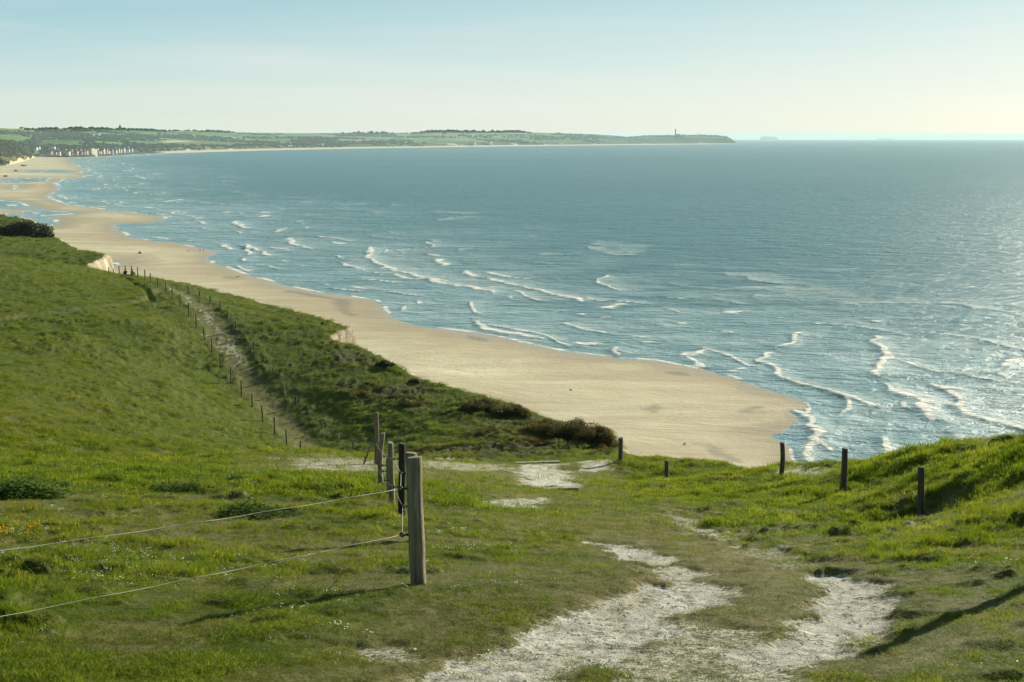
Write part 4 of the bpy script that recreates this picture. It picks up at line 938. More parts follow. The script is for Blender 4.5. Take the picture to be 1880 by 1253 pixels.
# ------------------------------------------------------------------ fence posts
def wood_mat(name, lo, mid_, hi, lichen=0.4):
    m, nt, b = mat(name); lk = nt.links.new
    g = tex(nt, 1.0, 7, 0.72, pos(nt, (30, 30, 1.6)), 0.9); big = tex(nt, 3.5, 4, 0.6, pos(nt, (1, 1, 0.8))); f = tex(nt, 1.0, 3, 0.6, pos(nt, (110, 110, 5)))
    c = ramp(nt, g.outputs[0], [(0.28, lo), (0.5, mid_), (0.72, hi)])
    c = mixc(nt, ramp(nt, big.outputs[0], [(0.5, 0.0), (0.68, lichen)]), c, (0.21, 0.24, 0.17))
    c = mixc(nt, ramp(nt, tex(nt, 5, 3, 0.5, pos(nt, (1, 1, 0.5))).outputs[0], [(0.60, 0.0), (0.70, 0.75)]), c, tuple(v*0.4 for v in lo))
    lk(c, b.inputs['Base Color']); b.inputs['Roughness'].default_value = 0.85; b.inputs['Specular IOR Level'].default_value = 0.2
    lk(bump(nt, f.outputs[0], 0.006, 0.8, bump(nt, g.outputs[0], 0.05)), b.inputs['Normal']); return m
M_post = wood_mat('weathered post wood', (0.12, 0.095, 0.060), (0.30, 0.26, 0.18), (0.50, 0.45, 0.33))
M_dark = wood_mat('dark rotten post wood', (0.018, 0.016, 0.012), (0.045, 0.040, 0.030), (0.10, 0.09, 0.07), 0.15)
M_brownw = wood_mat('brown post wood', (0.11, 0.082, 0.052), (0.22, 0.175, 0.12), (0.34, 0.29, 0.21), 0.15)
M_far = wood_mat('old grey post wood', (0.05, 0.045, 0.032), (0.11, 0.10, 0.075), (0.19, 0.175, 0.13), 0.2)
M_black = plain('black plastic', (0.015, 0.015, 0.016), 0.4, 0.5, 0.1)
M_rope = plain('white fence rope', (0.36, 0.37, 0.33), 0.6, 0.3, 0.1)
def post_mesh(h, w, dxt, dyt, seed, m, bend=0.0, taper=0.95, sides=14, segs=22, flat=1.0, notch=True):
    r = np.random.default_rng(seed); V = []; Fc = []
    an = np.linspace(0, 2*math.pi, sides, endpoint=False); ir = 1+r.normal(0, 0.045, sides)
    ir = (ir+np.roll(ir, 1)+np.roll(ir, -1))/3 if sides > 8 else ir
    kn = r.uniform(0.2, 0.8, 2)
    for s in range(segs+1):
        t = s/segs; z = -0.25 + t*(h+0.25); tz = max(0, z/h)
        cx = dxt*tz + bend*math.sin(math.pi*tz) + 0.012*(vn(np.array([tz*5+seed]), np.array([0.3]))[0]-0.5); cy = dyt*tz
        rad = w*0.5*(1.04-(1.04-taper)*tz)*(1+0.07*(vn(np.array([tz*7+seed*3]), np.array([5.3]))[0]-0.5))
        if s == segs: rad *= 0.93; z = h - 0.0
        if s == segs-1: z = h-0.012
        for k, a in enumerate(an):
            q_ = rad*ir[k]*(1+0.04*(vn(np.array([tz*9+k*1.7]), np.array([seed*1.1]))[0]-0.5))
            V.append((cx+q_*math.cos(a), cy+q_*flat*math.sin(a), z + (0.012*math.cos(a+seed) if s >= segs-1 else 0)))
    for s in range(segs):
        for k in range(sides):
            a = s*sides+k; b_ = s*sides+(k+1) % sides; Fc.append((a, b_, b_+sides, a+sides))
    Fc.append(tuple(range(segs*sides, (segs+1)*sides))); Fc.append(tuple(reversed(range(sides))))
    return V, Fc
def torus(bm, c, axis, R_, r_, n1=18, n2=8):
    u = Vector(axis).normalized(); v = u.orthogonal().normalized(); w_ = u.cross(v); g = []
    for i in range(n1):
        a = 2*math.pi*i/n1; d = v*math.cos(a)+w_*math.sin(a)
        g.append([bm.verts.new(Vector(c)+d*(R_+r_*math.cos(2*math.pi*j/n2))+u*(r_*math.sin(2*math.pi*j/n2))) for j in range(n2)])
    for i in range(n1):
        for j in range(n2): bm.faces.new((g[i][j], g[(i+1) % n1][j], g[(i+1) % n1][(j+1) % n2], g[i][(j+1) % n2]))
def tube(bm, pts, rad, n=8, cap=True):
    P = [Vector(p) for p in pts]; g = []
    for i, p in enumerate(P):
        t = (P[min(i+1, len(P)-1)]-P[max(i-1, 0)]).normalized(); v = t.orthogonal().normalized(); w_ = t.cross(v)
        rr_ = rad if not hasattr(rad, '__len__') else rad[i]
        g.append([bm.verts.new(p+(v*math.cos(2*math.pi*k/n)+w_*math.sin(2*math.pi*k/n))*rr_) for k in range(n)])
    # keep rings aligned
    for i in range(len(P)-1):
        off_ = min(range(n), key=lambda o_: (g[i][0].co-g[i+1][o_].co).length)
        g[i+1] = g[i+1][off_:]+g[i+1][:off_]
        for k in range(n): bm.faces.new((g[i][k], g[i][(k+1) % n], g[i+1][(k+1) % n], g[i+1][k]))
    if cap: bm.faces.new(list(reversed(g[0]))); bm.faces.new(g[-1])
def bm_obj(name, bm, m, parent=None, loc=None, sm=False):
    bmesh.ops.recalc_face_normals(bm, faces=bm.faces)
    me = bpy.data.meshes.new(name); bm.to_mesh(me); bm.free(); me.materials.append(m)
    if sm: me.polygons.foreach_set('use_smooth', np.ones(len(me.polygons), bool))
    o = bpy.data.objects.new(name, me); COL.objects.link(o)
    if parent is not None: o.parent = parent
    if loc is not None: o.location = loc
    return o
def box(bm, x0, x1, y0, y1, z0, z1):
    v = [bm.verts.new((x, y, z)) for x in (x0, x1) for y in (y0, y1) for z in (z0, z1)]
    for f_ in ((0,1,3,2),(4,6,7,5),(0,4,5,1),(2,3,7,6),(0,2,6,4),(1,5,7,3)): bm.faces.new([v[i] for i in f_])
ins_proto = []
def insulator(parent, x, z, side=-1, y=0.0):
    """screw-in ring insulator: black peg, ring and white core, one part"""
    bm = bmesh.new(); tube(bm, [(0, 0, 0), (side*0.05, 0, 0)], [0.009, 0.009], 8); tube(bm, [(side*0.012, 0, 0), (side*0.022, 0, 0)], 0.016, 10)
    torus(bm, (side*0.068, 0, 0), (0.25, 1, 0), 0.018, 0.0075)
    o = bm_obj('insulator', bm, M_black, parent, (x, y, z), True)
    bm = bmesh.new(); bmesh.ops.create_uvsphere(bm, u_segments=10, v_segments=8, radius=0.010)
    c = bm_obj('insulator_core', bm, M_rope, o, (side*0.068, 0, 0), True)
    return o
near_lab = [
 ('thick pale fence post nearest the camera with a sawn flat top', M_post, 0.0), ('fence post mostly hidden just behind the thick nearest post', M_post, 0.0),
 ('nearly black leaning fence post behind the thick nearest post', M_dark, 0.0), ('straight grey flat topped post left of the nearly black post', M_post, 0.0),
 ('short thin post half hidden behind the straight grey post', M_post, 0.0), ('crooked grey post bent to the right at its top', M_post, -0.035),
 ('tall thin brown post standing by the chalk patch, farthest of the near fence', M_brownw, 0.02),
 ('fence post on the grassy bank at right, its shadow falling to the left', M_far, 0.0), ('thick post on the right bank standing against the sea', M_far, 0.01),
 ('curved post at the cliff edge standing against the last sand', M_far, 0.03), ('short stump post in the grass between the two cliff edge posts', M_far, 0.0),
 ('post at the brink beside the brown bush and the upper step', M_far, 0.0)]
post_pos = []
for i, (p, y, (lab, m, bend)) in enumerate(zip(near_posts, npY, near_lab)):
    xw = ray(p[0], p[2])[0]*y; mpp = y*cP/F*1.06; w = p[5]*mpp; z = zat(xw, y)
    o = mesh_obj('fence_post', *post_mesh(p[3], w, (p[4]-p[0])*mpp, 0.0, i+1, m, bend, sides=16, segs=30), m, loc=(xw, y, z), smooth_=True)
    tag(o, lab, 'fence post', 'posts of the near wire fence' if i < 7 else 'posts along the cliff edge on the right')
    for pl in o.data.polygons[-2:]: pl.use_smooth = False
    tops = []
    if i < 6:
        for hz in (0.96, 0.50):
            if hz > p[3]-0.1: hz = p[3]-0.15
            cx = (p[4]-p[0])*mpp*hz/p[3] + bend*math.sin(math.pi*hz/p[3]) - w*0.47
            insulator(o, cx, hz); tops.append((xw+cx-0.068, y, z+hz))
    post_pos.append(tops)
# two posts just outside the picture: one carries the wires, one casts the shadow at lower right
def extra_post(x, y, h, w, lab, grp, ins=False, seed=30, m=None):
    z = zat(x, y); o = mesh_obj('fence_post', *post_mesh(h, w, 0.02, 0.0, seed, m or M_post), m or M_post, loc=(x, y, z), smooth_=True)
    tag(o, lab, 'fence post', grp); r = []
    if ins:
        for hz in (0.96, 0.50): insulator(o, w*0.47, hz, 1); r.append((x+w*0.47+0.068, y, z+hz))
    return r
a_, b_ = ray(0, 1130); lw = np.array((a_*7.1, 7.1, H+b_*7.1)); a_, b_ = ray(0, 1005)
uw = None
for yy in np.linspace(5.5, 9, 200):
    p_ = np.array((a_*yy, yy, H+b_*yy))
    if uw is None or abs(p_[2]-lw[2]-0.46) < abs(uw[2]-lw[2]-0.46): uw = p_
def wire(name_lab, pts, sag, rad=0.0029):
    bm = bmesh.new(); P = []
    for a, b in zip(pts[:-1], pts[1:]):
        a, b = Vector(a), Vector(b); n_ = 22
        for k_ in range(n_):
            t = k_/n_; p = a.lerp(b, t); p.z -= sag*4*t*(1-t)*(b-a).length/4 + 0.004*math.sin(t*37); P.append(p)
    P.append(Vector(pts[-1])); tube(bm, P, rad, 6)
    o = bm_obj('fence_wire', bm, M_rope, sm=True); tag(o, name_lab, 'fence wire', 'white electric fence wires')
def beyond(p0, p1, k_): p0, p1 = Vector(p0), Vector(p1); return p1 + (p1-p0)*k_
eu = beyond(post_pos[0][0], uw, 0.30); el = beyond(post_pos[0][1], lw, 0.30)
wire('upper white wire running from the thick nearest post to the left edge', [post_pos[0][0], tuple(eu)], 0.03)
wire('lower white wire running from the thick nearest post to the left edge', [post_pos[0][1], tuple(el)], 0.012)
zg = zat(eu.x, eu.y)
tag(mesh_obj('fence_post', *post_mesh(max(eu.z-zg+0.2, 0.9), 0.12, 0, 0, 31, M_post), M_post, loc=(eu.x-0.05, eu.y, zg), smooth_=True), 'pale corner post outside the left edge carrying the long wires', 'fence post')
wire('upper wire linking the row of near fence posts going away', [t_[0] for t_ in post_pos[:4]]+[post_pos[5][0]], 0.02)
wire('lower wire linking the row of near fence posts going away', [t_[1] for t_ in post_pos[:4]]+[post_pos[5][1]], 0.03)
# shadow caster at right: base where the ground shadow starts
sx_, sy_ = ground_hit(1880, 1090); tx_, ty_ = ground_hit(1675, 1205)
dv = np.array((sx_-tx_, sy_-ty_)); dv /= np.linalg.norm(dv)
extra_post(sx_+dv[0]*0.42, sy_+dv[1]*0.42, 1.95, 0.15, 'tall fence post on the right bank outside the picture, nearest of that row', 'posts along the cliff edge on the right', seed=33, m=M_far)
# brace of the tall brown post
px_, py_ = ray(691, 845)[0]*npY[6], npY[6]; zb_ = zat(px_-1.0, py_)
bm = bmesh.new(); tube(bm, [(px_-0.42, py_-0.3, zb_-0.05), (px_-0.04, py_, zb_+0.95)], [0.03, 0.025], 8)
tag(bm_obj('brace_pole', bm, M_brownw), 'slanting brace leaning against the tall thin brown post', 'brace pole')

ORD = ['nearest', 'second', 'third', 'fourth', 'fifth', 'sixth', 'seventh', 'eighth', 'ninth', 'tenth', 'eleventh', 'twelfth', 'thirteenth', 'fourteenth', 'fifteenth', 'sixteenth',
       'seventeenth', 'eighteenth', 'nineteenth', 'twentieth', 'twenty-first', 'twenty-second', 'twenty-third', 'twenty-fourth']
variants = []
for k_ in range(6):
    V_, F_ = post_mesh(1.2, 0.115, [0.02,-0.03,0.0,0.03,-0.02,0.01][k_], 0, 40+k_, M_far, [0,0.02,-0.02,0,0.03,-0.01][k_], sides=10, segs=12)
    variants.append(mesh_obj('fence_post', V_, F_, M_far, link=False, smooth_=True).data)
for i, (px, yt, yb, Y) in enumerate(left_posts):
    x = ray(px, yb)[0]*Y; o = bpy.data.objects.new('fence_post', variants[i % 6]); COL.objects.link(o)
    z = zat(x, Y); o.location = (x, Y, z); ht = (ray(px, yt)[1]-ray(px, yb)[1])*Y
    o.scale = (1, 1, max(0.6, min(1.15, (H+ray(px, yt)[1]*Y-z)/1.2))); o.rotation_euler = (0, 0.02*math.sin(i*2.3), i*1.1)
    tag(o, 'grey post left of the sunken path, %s of its row from the near end' % ORD[i] if i else 'grey post left of the sunken path, lowest of its row and half hidden', 'fence post', 'posts of the fence left of the path')
for i, (px, yt, yb) in enumerate(reversed(right_posts)):
    Y = Ymap(px, yb); x = ray(px, yb)[0]*Y; o = bpy.data.objects.new('fence_post', variants[(i*5+2) % 6]); COL.objects.link(o)
    z = zat(x, Y); o.location = (x, Y, z); o.scale = (1.1, 1.1, max(0.45, min(1.0, (H+ray(px, yt)[1]*Y-z)/1.2))); o.rotation_euler = (0.02, 0.05*math.sin(i*1.7), i*0.7)
    tag(o, 'short post on the green bank right of the path, %s from the near end' % ORD[i], 'fence post', 'short posts on the bank right of the path')

# ------------------------------------------------------------------ wooden step beams
M_beam = wood_mat('bleached step timber', (0.20, 0.19, 0.15), (0.40, 0.38, 0.31), (0.55, 0.53, 0.45), 0.1)
for (xa_, xb_, yr, lab) in [(960, 1062, 898, 'bleached timber step beam across the chalk path, the nearer and lower in view'), (946, 1027, 849, 'bleached timber step beam across the chalk path, the farther one at the brow')]:
    g_ = ground_hit((xa_+xb_)/2, yr+1); Y = g_[1]; x0, x1 = ray(xa_, yr)[0]*Y, ray(xb_, yr)[0]*Y; z = zat((x0+x1)/2, Y)
    bm = bmesh.new(); L_ = (x1-x0)/2; box(bm, -L_, L_, -0.09, 0.09, -0.1, 0.075); bmesh.ops.bevel(bm, geom=bm.edges[:], offset=0.012, segments=2, affect='EDGES')
    o = bm_obj('step_beam', bm, M_beam, None, ((x0+x1)/2, Y, z)); o.rotation_euler = (0, -0.018, 0.06); tag(o, lab, 'step beam', 'timber beams across the path')
    for sx in (-0.8, 0.8):
        bm = bmesh.new(); tube(bm, [(sx*L_, -0.10, -0.12), (sx*L_, -0.10, 0.10)], 0.03, 8); bm_obj('peg', bm, M_beam, o)

# ------------------------------------------------------------------ bushes and weeds
def bush(label, px, row, w_px, h_px, Y, m, nl, ls, seed, twig=0, cat='bush', group=None, name='bush', depth=0.7, sink=0.1):
    xw = ray(px, row)[0]*Y; rx = w_px*Y*cP/F*0.53; hz = h_px*Y*cP/F*1.05; z = zat(xw, Y)
    nl = int(nl*1.4); r = np.random.default_rng(seed); V = []; Fc = []
    nlump = max(7, int(w_px/5)); lumps = []
    for _ in range(nlump):
        a = r.uniform(-1, 1); b_ = r.uniform(-1, 1); e_ = math.sqrt(max(0.05, 1-a*a*0.9)); lumps.append((a*rx*0.8, b_*rx*depth*0.7*e_, hz*e_*r.uniform(0.45, 0.8), rx*r.uniform(0.22, 0.42), hz*r.uniform(0.22, 0.4)))
    for _ in range(nl):
        lx, ly, lz, lr, lh = lumps[r.integers(len(lumps))]; p = r.normal(size=3); p /= np.linalg.norm(p); p *= r.uniform(0.55, 1.08)
        q_ = np.array((lx+p[0]*lr, ly+p[1]*lr, max(lz*r.uniform(0.15, 1.0) if r.uniform() < 0.35 else lz+p[2]*lh, 0.0)))
        q_[2] += -0.0
        u = r.normal(size=3); u /= np.linalg.norm(u); v = np.cross(u, r.normal(size=3)); v /= np.linalg.norm(v); s = ls*r.uniform(0.6, 1.4); i = len(V)
        V += [tuple(q_-u*s*0.5), tuple(q_+v*s*0.32), tuple(q_+u*s*0.6), tuple(q_-v*s*0.32)]; Fc.append((i, i+1, i+2, i+3))
    root = empty(name, (xw, Y, z-sink)); tag(root, label, cat, group)
    for k_ in range(nl//3):        # inner stems low down keep it from being see-through
        pass
    mesh_obj('foliage', V, Fc, m, root)
    bm = bmesh.new()
    for k_ in range(6+twig):
        lx, ly, lz, lr, lh = lumps[r.integers(len(lumps))]; j = r.normal(0, 0.35, 3)*lr
        tube(bm, [(lx*0.1, ly*0.1, 0), (lx*0.8+j[0]*0.5, ly*0.8+j[1]*0.5, lz*0.6), (lx+j[0], ly+j[1], lz+lh*r.uniform(0.8, 1.5))], [0.03*hz, 0.018*hz, 0.005*hz], 5)
    bm_obj('stems', bm, M_brownw, root)
M_darkb = leaf_mat('dark evergreen shrub', [(0.2, (0.018, 0.030, 0.010)), (0.55, (0.038, 0.052, 0.018)), (0.9, (0.075, 0.085, 0.03))], 0.15, 0.6, 0.4)
G1 = 'brown bushes at the slope edge above the beach'
bush('dark brown bush on the slope rim, left one of the rounded pair', 884, 742, 84, 19, 77.5, M_brown, 5200, 0.11, 301, 30, group=G1)
bush('dark brown bush on the slope rim, right one of the rounded pair', 930, 750, 80, 18, 76.5, M_brown, 4200, 0.11, 302, 30, group=G1)
bush('brown bush at the left end of the big rounded headland thicket', 1008, 790, 100, 22, 72.0, M_brown, 7500, 0.085, 303, 20, group=G1)
bush('broad brown bush crowning the big rounded headland thicket', 1056, 800, 116, 30, 71.0, M_brown, 11000, 0.085, 304, 50, group=G1)
bush('brown bush at the seaward tip of the headland thicket above the sand', 1092, 824, 88, 34, 69.0, M_brown, 9000, 0.085, 305, 50, group=G1)
bush('green brown low bush in front of the headland thicket', 1050, 826, 90, 16, 68.0, M_brush, 4500, 0.10, 306, 10, group=G1)
bush('small dark bush on the rim right of the clay cliff', 706, 668, 34, 12, 87.5, M_darkb, 2200, 0.11, 307, 10, group=G1)
bush('tiny dark bush on the rim between the two clay edges and the brown pair', 760, 701, 20, 8, 84, M_darkb, 1200, 0.11, 308, 8, group=G1)
G2 = 'dark shrubs on the far headland'
bush('huge dark shrub mound on the far headland right of the walkers', 50, 431, 80, 26, 180, M_darkb, 9000, 0.26, 311, 20, group=G2)
bush('dark shrub mound cut by the left edge of the picture', 2, 432, 60, 14, 180, M_darkb, 7000, 0.26, 312, 20, group=G2)
bush('lower dark shrub at the right foot of the huge mound', 78, 437, 36, 10, 176, M_darkb, 3500, 0.24, 313, 12, group=G2)
def weed(label, px, row, w_px, h_px, seed, nl, ls):
    g_ = ground_hit(px, row); xw, Y = g_; rx = w_px*Y*cP/F*0.5; hz = max(h_px*Y*cP/F*0.85, 0.12)
    r = np.random.default_rng(seed); V = []; Fc = []
    for _ in range(nl):
        a = r.uniform(0, 6.283); d = math.sqrt(r.uniform()); x, y = rx*d*math.cos(a), rx*0.55*d*math.sin(a)
        z = zat(xw+x, Y+y) + hz*(1-d*d*0.8)*r.uniform(0.25, 1.0) if _ % 8 == 0 else None
        if z is None: z = z_last + hz*r.normal(0, 0.22)
        else: z_last = z; xl, yl = x, y
        x, y = xl+r.normal(0, ls*1.1), yl+r.normal(0, ls*1.1)
        th = r.uniform(0, 6.283); tilt = r.uniform(-0.2, 0.9); s = ls*r.uniform(0.6, 1.3)
        u = np.array((math.cos(th)*math.cos(tilt), math.sin(th)*math.cos(tilt), math.sin(tilt))); v = np.array((-math.sin(th), math.cos(th), 0.0)); c = np.array((xw+x, Y+y, z)); i = len(V)
        dn_ = np.array((0, 0, -0.18*s))
        V += [tuple(c), tuple(c+u*s*0.35+v*s*0.30), tuple(c+u*s*0.8+v*s*0.20+dn_), tuple(c+u*s+dn_*1.6), tuple(c+u*s*0.8-v*s*0.20+dn_), tuple(c+u*s*0.35-v*s*0.30)]
        Fc += [(i, i+1, i+2, i+3), (i, i+3, i+4, i+5)]
    V = np.array(V) - np.array((xw, Y, zat(xw, Y)))
    o = mesh_obj('weed_clump', V, Fc, M_weed, loc=(xw, Y, zat(xw, Y))); tag(o, label, 'weed clump', 'broad leaved weed clumps in the meadow')
weed('largest clump of broad leaved weeds, by the left edge', 48, 912, 150, 45, 321, 2600, 0.085)
weed('flat dark clump of broad weeds right of the largest clump', 318, 905, 100, 22, 322, 1200, 0.06)
weed('bright clump of broad weeds under the upper wire', 470, 948, 150, 30, 323, 1700, 0.055)
weed('small clump of broad weeds left of the far chalk patch', 425, 893, 44, 14, 324, 900, 0.055)

# ------------------------------------------------------------------ people
def person(label, base, yaw, pose='stand', top=(0.02, 0.02, 0.025), legs=(0.02, 0.022, 0.03), hair=(0.03, 0.02, 0.015), scale=1.0, seed=0, group=None):
    r = np.random.default_rng(seed)
    if pose == 'stand':
        st = 0.10+0.05*r.uniform(); J = {'pel': (0,0,0.95), 'sp': (0,-0.01,1.15), 'ch': (0,0,1.36), 'nk': (0,0.0,1.50), 'hd': (0,0.02,1.60), 'cr': (0,0.01,1.72)}
        for s, n_ in ((-1,'l'),(1,'r')):
            J.update({'hp'+n_: (s*0.09,0,0.90), 'kn'+n_: (s*0.10,s*st+0.03,0.50), 'an'+n_: (s*0.11,s*st*1.6-0.03,0.08), 'to'+n_: (s*0.12,s*st*1.6+0.13,0.03),
                      'sh'+n_: (s*0.18,0,1.42), 'el'+n_: (s*0.24,-s*0.06,1.14), 'wr'+n_: (s*0.23,-s*0.08+0.12,0.92), 'ha'+n_: (s*0.22,-s*0.08+0.17,0.84)})
    else:
        J = {'pel': (0,0,0.12), 'sp': (0,0.03,0.32), 'ch': (0,0.10,0.52), 'nk': (0,0.16,0.66), 'hd': (0,0.20,0.75), 'cr': (0,0.21,0.87)}
        for s, n_ in ((-1,'l'),(1,'r')):
            J.update({'hp'+n_: (s*0.10,0.02,0.11), 'kn'+n_: (s*0.13,0.42,0.44), 'an'+n_: (s*0.12,0.56,0.07), 'to'+n_: (s*0.13,0.72,0.03),
                      'sh'+n_: (s*0.18,0.09,0.57), 'el'+n_: (s*0.24,0.28,0.42), 'wr'+n_: (s*0.12,0.42,0.46), 'ha'+n_: (s*0.05,0.47,0.47)})
    Rd = {'pel': 0.125, 'sp': 0.12, 'ch': 0.135, 'nk': 0.055, 'hd': 0.085, 'cr': 0.075, 'hp': 0.085, 'kn': 0.06, 'an': 0.045, 'to': 0.035, 'sh': 0.06, 'el': 0.045, 'wr': 0.032, 'ha': 0.032}
    keys = list(J); idx = {k_: i for i, k_ in enumerate(keys)}
    E = [('pel','sp'),('sp','ch'),('ch','nk'),('nk','hd'),('hd','cr')]
    for n_ in 'lr': E += [('pel','hp'+n_),('hp'+n_,'kn'+n_),('kn'+n_,'an'+n_),('an'+n_,'to'+n_),('ch','sh'+n_),('sh'+n_,'el'+n_),('el'+n_,'wr'+n_),('wr'+n_,'ha'+n_)]
    me = bpy.data.meshes.new('tmp'); me.from_pydata([J[k_] for k_ in keys], [(idx[a], idx[b]) for a, b in E], [])
    t = bpy.data.objects.new('tmp', me); COL.objects.link(t); t.modifiers.new('s', 'SKIN'); sv = me.skin_vertices[0].data
    for k_ in keys: q_ = Rd.get(k_, Rd.get(k_[:2], 0.05)); sv[idx[k_]].radius = (q_, q_*0.85)
    sv[idx['pel']].use_root = True; sub = t.modifiers.new('u', 'SUBSURF'); sub.levels = 2; sub.render_levels = 2
    dg = bpy.context.evaluated_depsgraph_get(); dg.update(); me2 = bpy.data.meshes.new_from_object(t.evaluated_get(dg)); bpy.data.objects.remove(t)
    me2.name = 'person'; me2.materials.clear()
    for m_ in (plain('trousers', legs, 0.9), plain('jacket', top, 0.9), plain('skin', (0.45, 0.28, 0.2), 0.6)): me2.materials.append(m_)
    hipz = J['pel'][2]+0.02; nkz = J['nk'][2]+0.02
    for pl in me2.polygons:
        c = pl.center; hand = any((c-Vector(J['ha'+n_])).length < 0.07 for n_ in 'lr')
        torso = c.z > hipz or (pose == 'stand' and abs(c.x) > 0.17 and c.z > 0.8)
        if pose != 'stand': torso = c.y < 0.2+0.1*(abs(c.x) > 0.15) and c.z > 0.2 or (c.z > 0.36 and abs(c.x) > 0.19)
        pl.material_index = 2 if (c.z > nkz or hand) else (1 if torso else 0); pl.use_smooth = True
    o = bpy.data.objects.new('person', me2); COL.objects.link(o); o.location = base; o.rotation_euler = (0, 0, yaw); o.scale = (scale,)*3
    bm = bmesh.new(); bmesh.ops.create_uvsphere(bm, u_segments=14, v_segments=10, radius=0.098)
    for v in list(bm.verts):
        if v.co.z < -0.02 and v.co.y > -0.02: bm.verts.remove(v)
    bm_obj('hair', bm, plain('hair', hair, 0.7), o, (J['hd'][0], J['hd'][1]-0.012, J['hd'][2]+0.045), True)
    tag(o, label, 'person', group); return o
def on_beach(px, row):
    p = sea_at(px, row, 0.6); d2 = (SX-p[0])**2+(SY-p[1])**2; k_ = np.unravel_index(np.argmin(d2), d2.shape)
    z = max(BZ[k_], cur[k_]); p = at(px, row, p[1]); Y = (H-z)/-ray(px, row)[1]; return (ray(px, row)[0]*Y, Y, z)
person('dark dressed angler on the sand spit, left one of the pair at the water', on_beach(367.5, 462.6), 0.4, seed=1)
person('dark dressed angler on the sand spit, right one of the pair at the water', on_beach(374, 462.0), -0.6, top=(0.03,0.03,0.05), seed=2)
G3 = 'walkers on the far sandbank'
person('walker on the far sandbank, leftmost of the three in a row', on_beach(237.5, 391.6), 1.2, seed=3, group=G3)
person('walker on the far sandbank, middle one of the three in a row', on_beach(254, 391.4), 1.5, seed=4, group=G3)
person('walker on the far sandbank, rightmost of the three near the water', on_beach(274.5, 393.6), 1.7, seed=5, group=G3)
G4 = 'walkers on the sand behind the dark mound'
person('dark walker behind the mound at the far left, leftmost of three', on_beach(8.3, 401.8), 0.3, seed=6, group=G4, scale=1.1)
person('dark walker behind the mound at the far left, middle of three', on_beach(10.8, 402.4), 0.2, seed=7, group=G4, scale=1.1)
person('dark walker behind the mound at the far left, rightmost of three', on_beach(15.2, 401.9), -0.2, seed=8, group=G4, scale=1.1)
for k_, (px, row, yw, lab) in enumerate([(231, 507.5, 0.5, 'person in black sitting in the grass by the far fence, left one of the pair'), (242, 509, -0.3, 'person in black sitting in the grass by the far fence, right one of the pair')]):
    Y = 123.5-k_*1.0; x = ray(px, row)[0]*Y; z = max(zat(x, Y), H+ray(px, row+1.5)[1]*Y); person(lab, (x, Y, z-0.02), yw, 'sit', (0.012,0.012,0.015), (0.03,0.03,0.035), seed=9+k_, scale=0.95)

# ------------------------------------------------------------------ small things on the beach
p = on_beach(257, 465.5); root = empty('beach_tent', p, 0.3); tag(root, 'small dark tent pitched alone on the sand', 'tent')
bm = bmesh.new(); n_ = 12; top = bm.verts.new((0, 0, 1.25)); base_ = [bm.verts.new((1.0*math.cos(2*math.pi*i/n_), 0.9*math.sin(2*math.pi*i/n_), 0.0)) for i in range(n_)]
mid_ = [bm.verts.new((0.5*math.cos(2*math.pi*i/n_), 0.45*math.sin(2*math.pi*i/n_), 0.48)) for i in range(n_)]
for i in range(n_): j = (i+1) % n_; bm.faces.new((base_[i], base_[j], mid_[j], mid_[i])); bm.faces.new((mid_[i], mid_[j], top))
bm_obj('canopy', bm, plain('dark tent cloth', (0.02, 0.022, 0.025), 0.8), root)
bm = bmesh.new(); tube(bm, [(0, 0, 0.9), (0, 0, 1.4)], 0.03, 6); bm_obj('pole', bm, M_black, root)
p = on_beach(347, 463.5); root = empty('rod_tripod', p); tag(root, 'thin tripod with a fishing rod standing on the sand left of the anglers', 'rod tripod')
for a in (0.3, 2.4, 4.5):
    bm = bmesh.new(); tube(bm, [(0.55*math.cos(a), 0.55*math.sin(a), 0), (0, 0, 1.3)], 0.03, 6); bm_obj('leg', bm, M_dark, root)
bm = bmesh.new(); tube(bm, [(-1.5, 0, 0.05), (0, 0, 1.3), (0.7, 0, 1.95)], [0.03, 0.025, 0.012], 6); bm_obj('rod', bm, M_dark, root)
M_drift = plain('wet driftwood', (0.06, 0.045, 0.03), 0.9, 0.2, 0.4, 3)
for (px, row, L_, lab) in [(1048, 717, 1.0, 'short dark driftwood lump alone in the middle of the beach'), (1258, 815.5, 0.9, 'dark driftwood piece at the end of a dry streamlet on the sand'), (1266, 845, 0.6, 'smallest driftwood piece on the sand just above the cliff brow'), (437, 509, 2.4, 'long driftwood pole lying on the sand near the waterline')]:
    p = on_beach(px, row); bm = bmesh.new(); r = np.random.default_rng(int(px))
    tube(bm, [(-L_/2, 0, 0.08), (-L_/6, 0.05, 0.16), (L_/5, -0.03, 0.13), (L_/2, 0.06, 0.1)], [0.06, 0.13, 0.11, 0.04], 8); tube(bm, [(-L_/6, 0, 0.12), (-L_/4, 0.1, 0.34)], [0.06, 0.02], 6)
    o = bm_obj('driftwood', bm, M_drift, None, p, True); o.rotation_euler = (0, 0, 0.3+px); tag(o, lab, 'driftwood')
M_conc = plain('old concrete', (0.13, 0.12, 0.10), 0.95, 0.1, 0.3, 0.4)
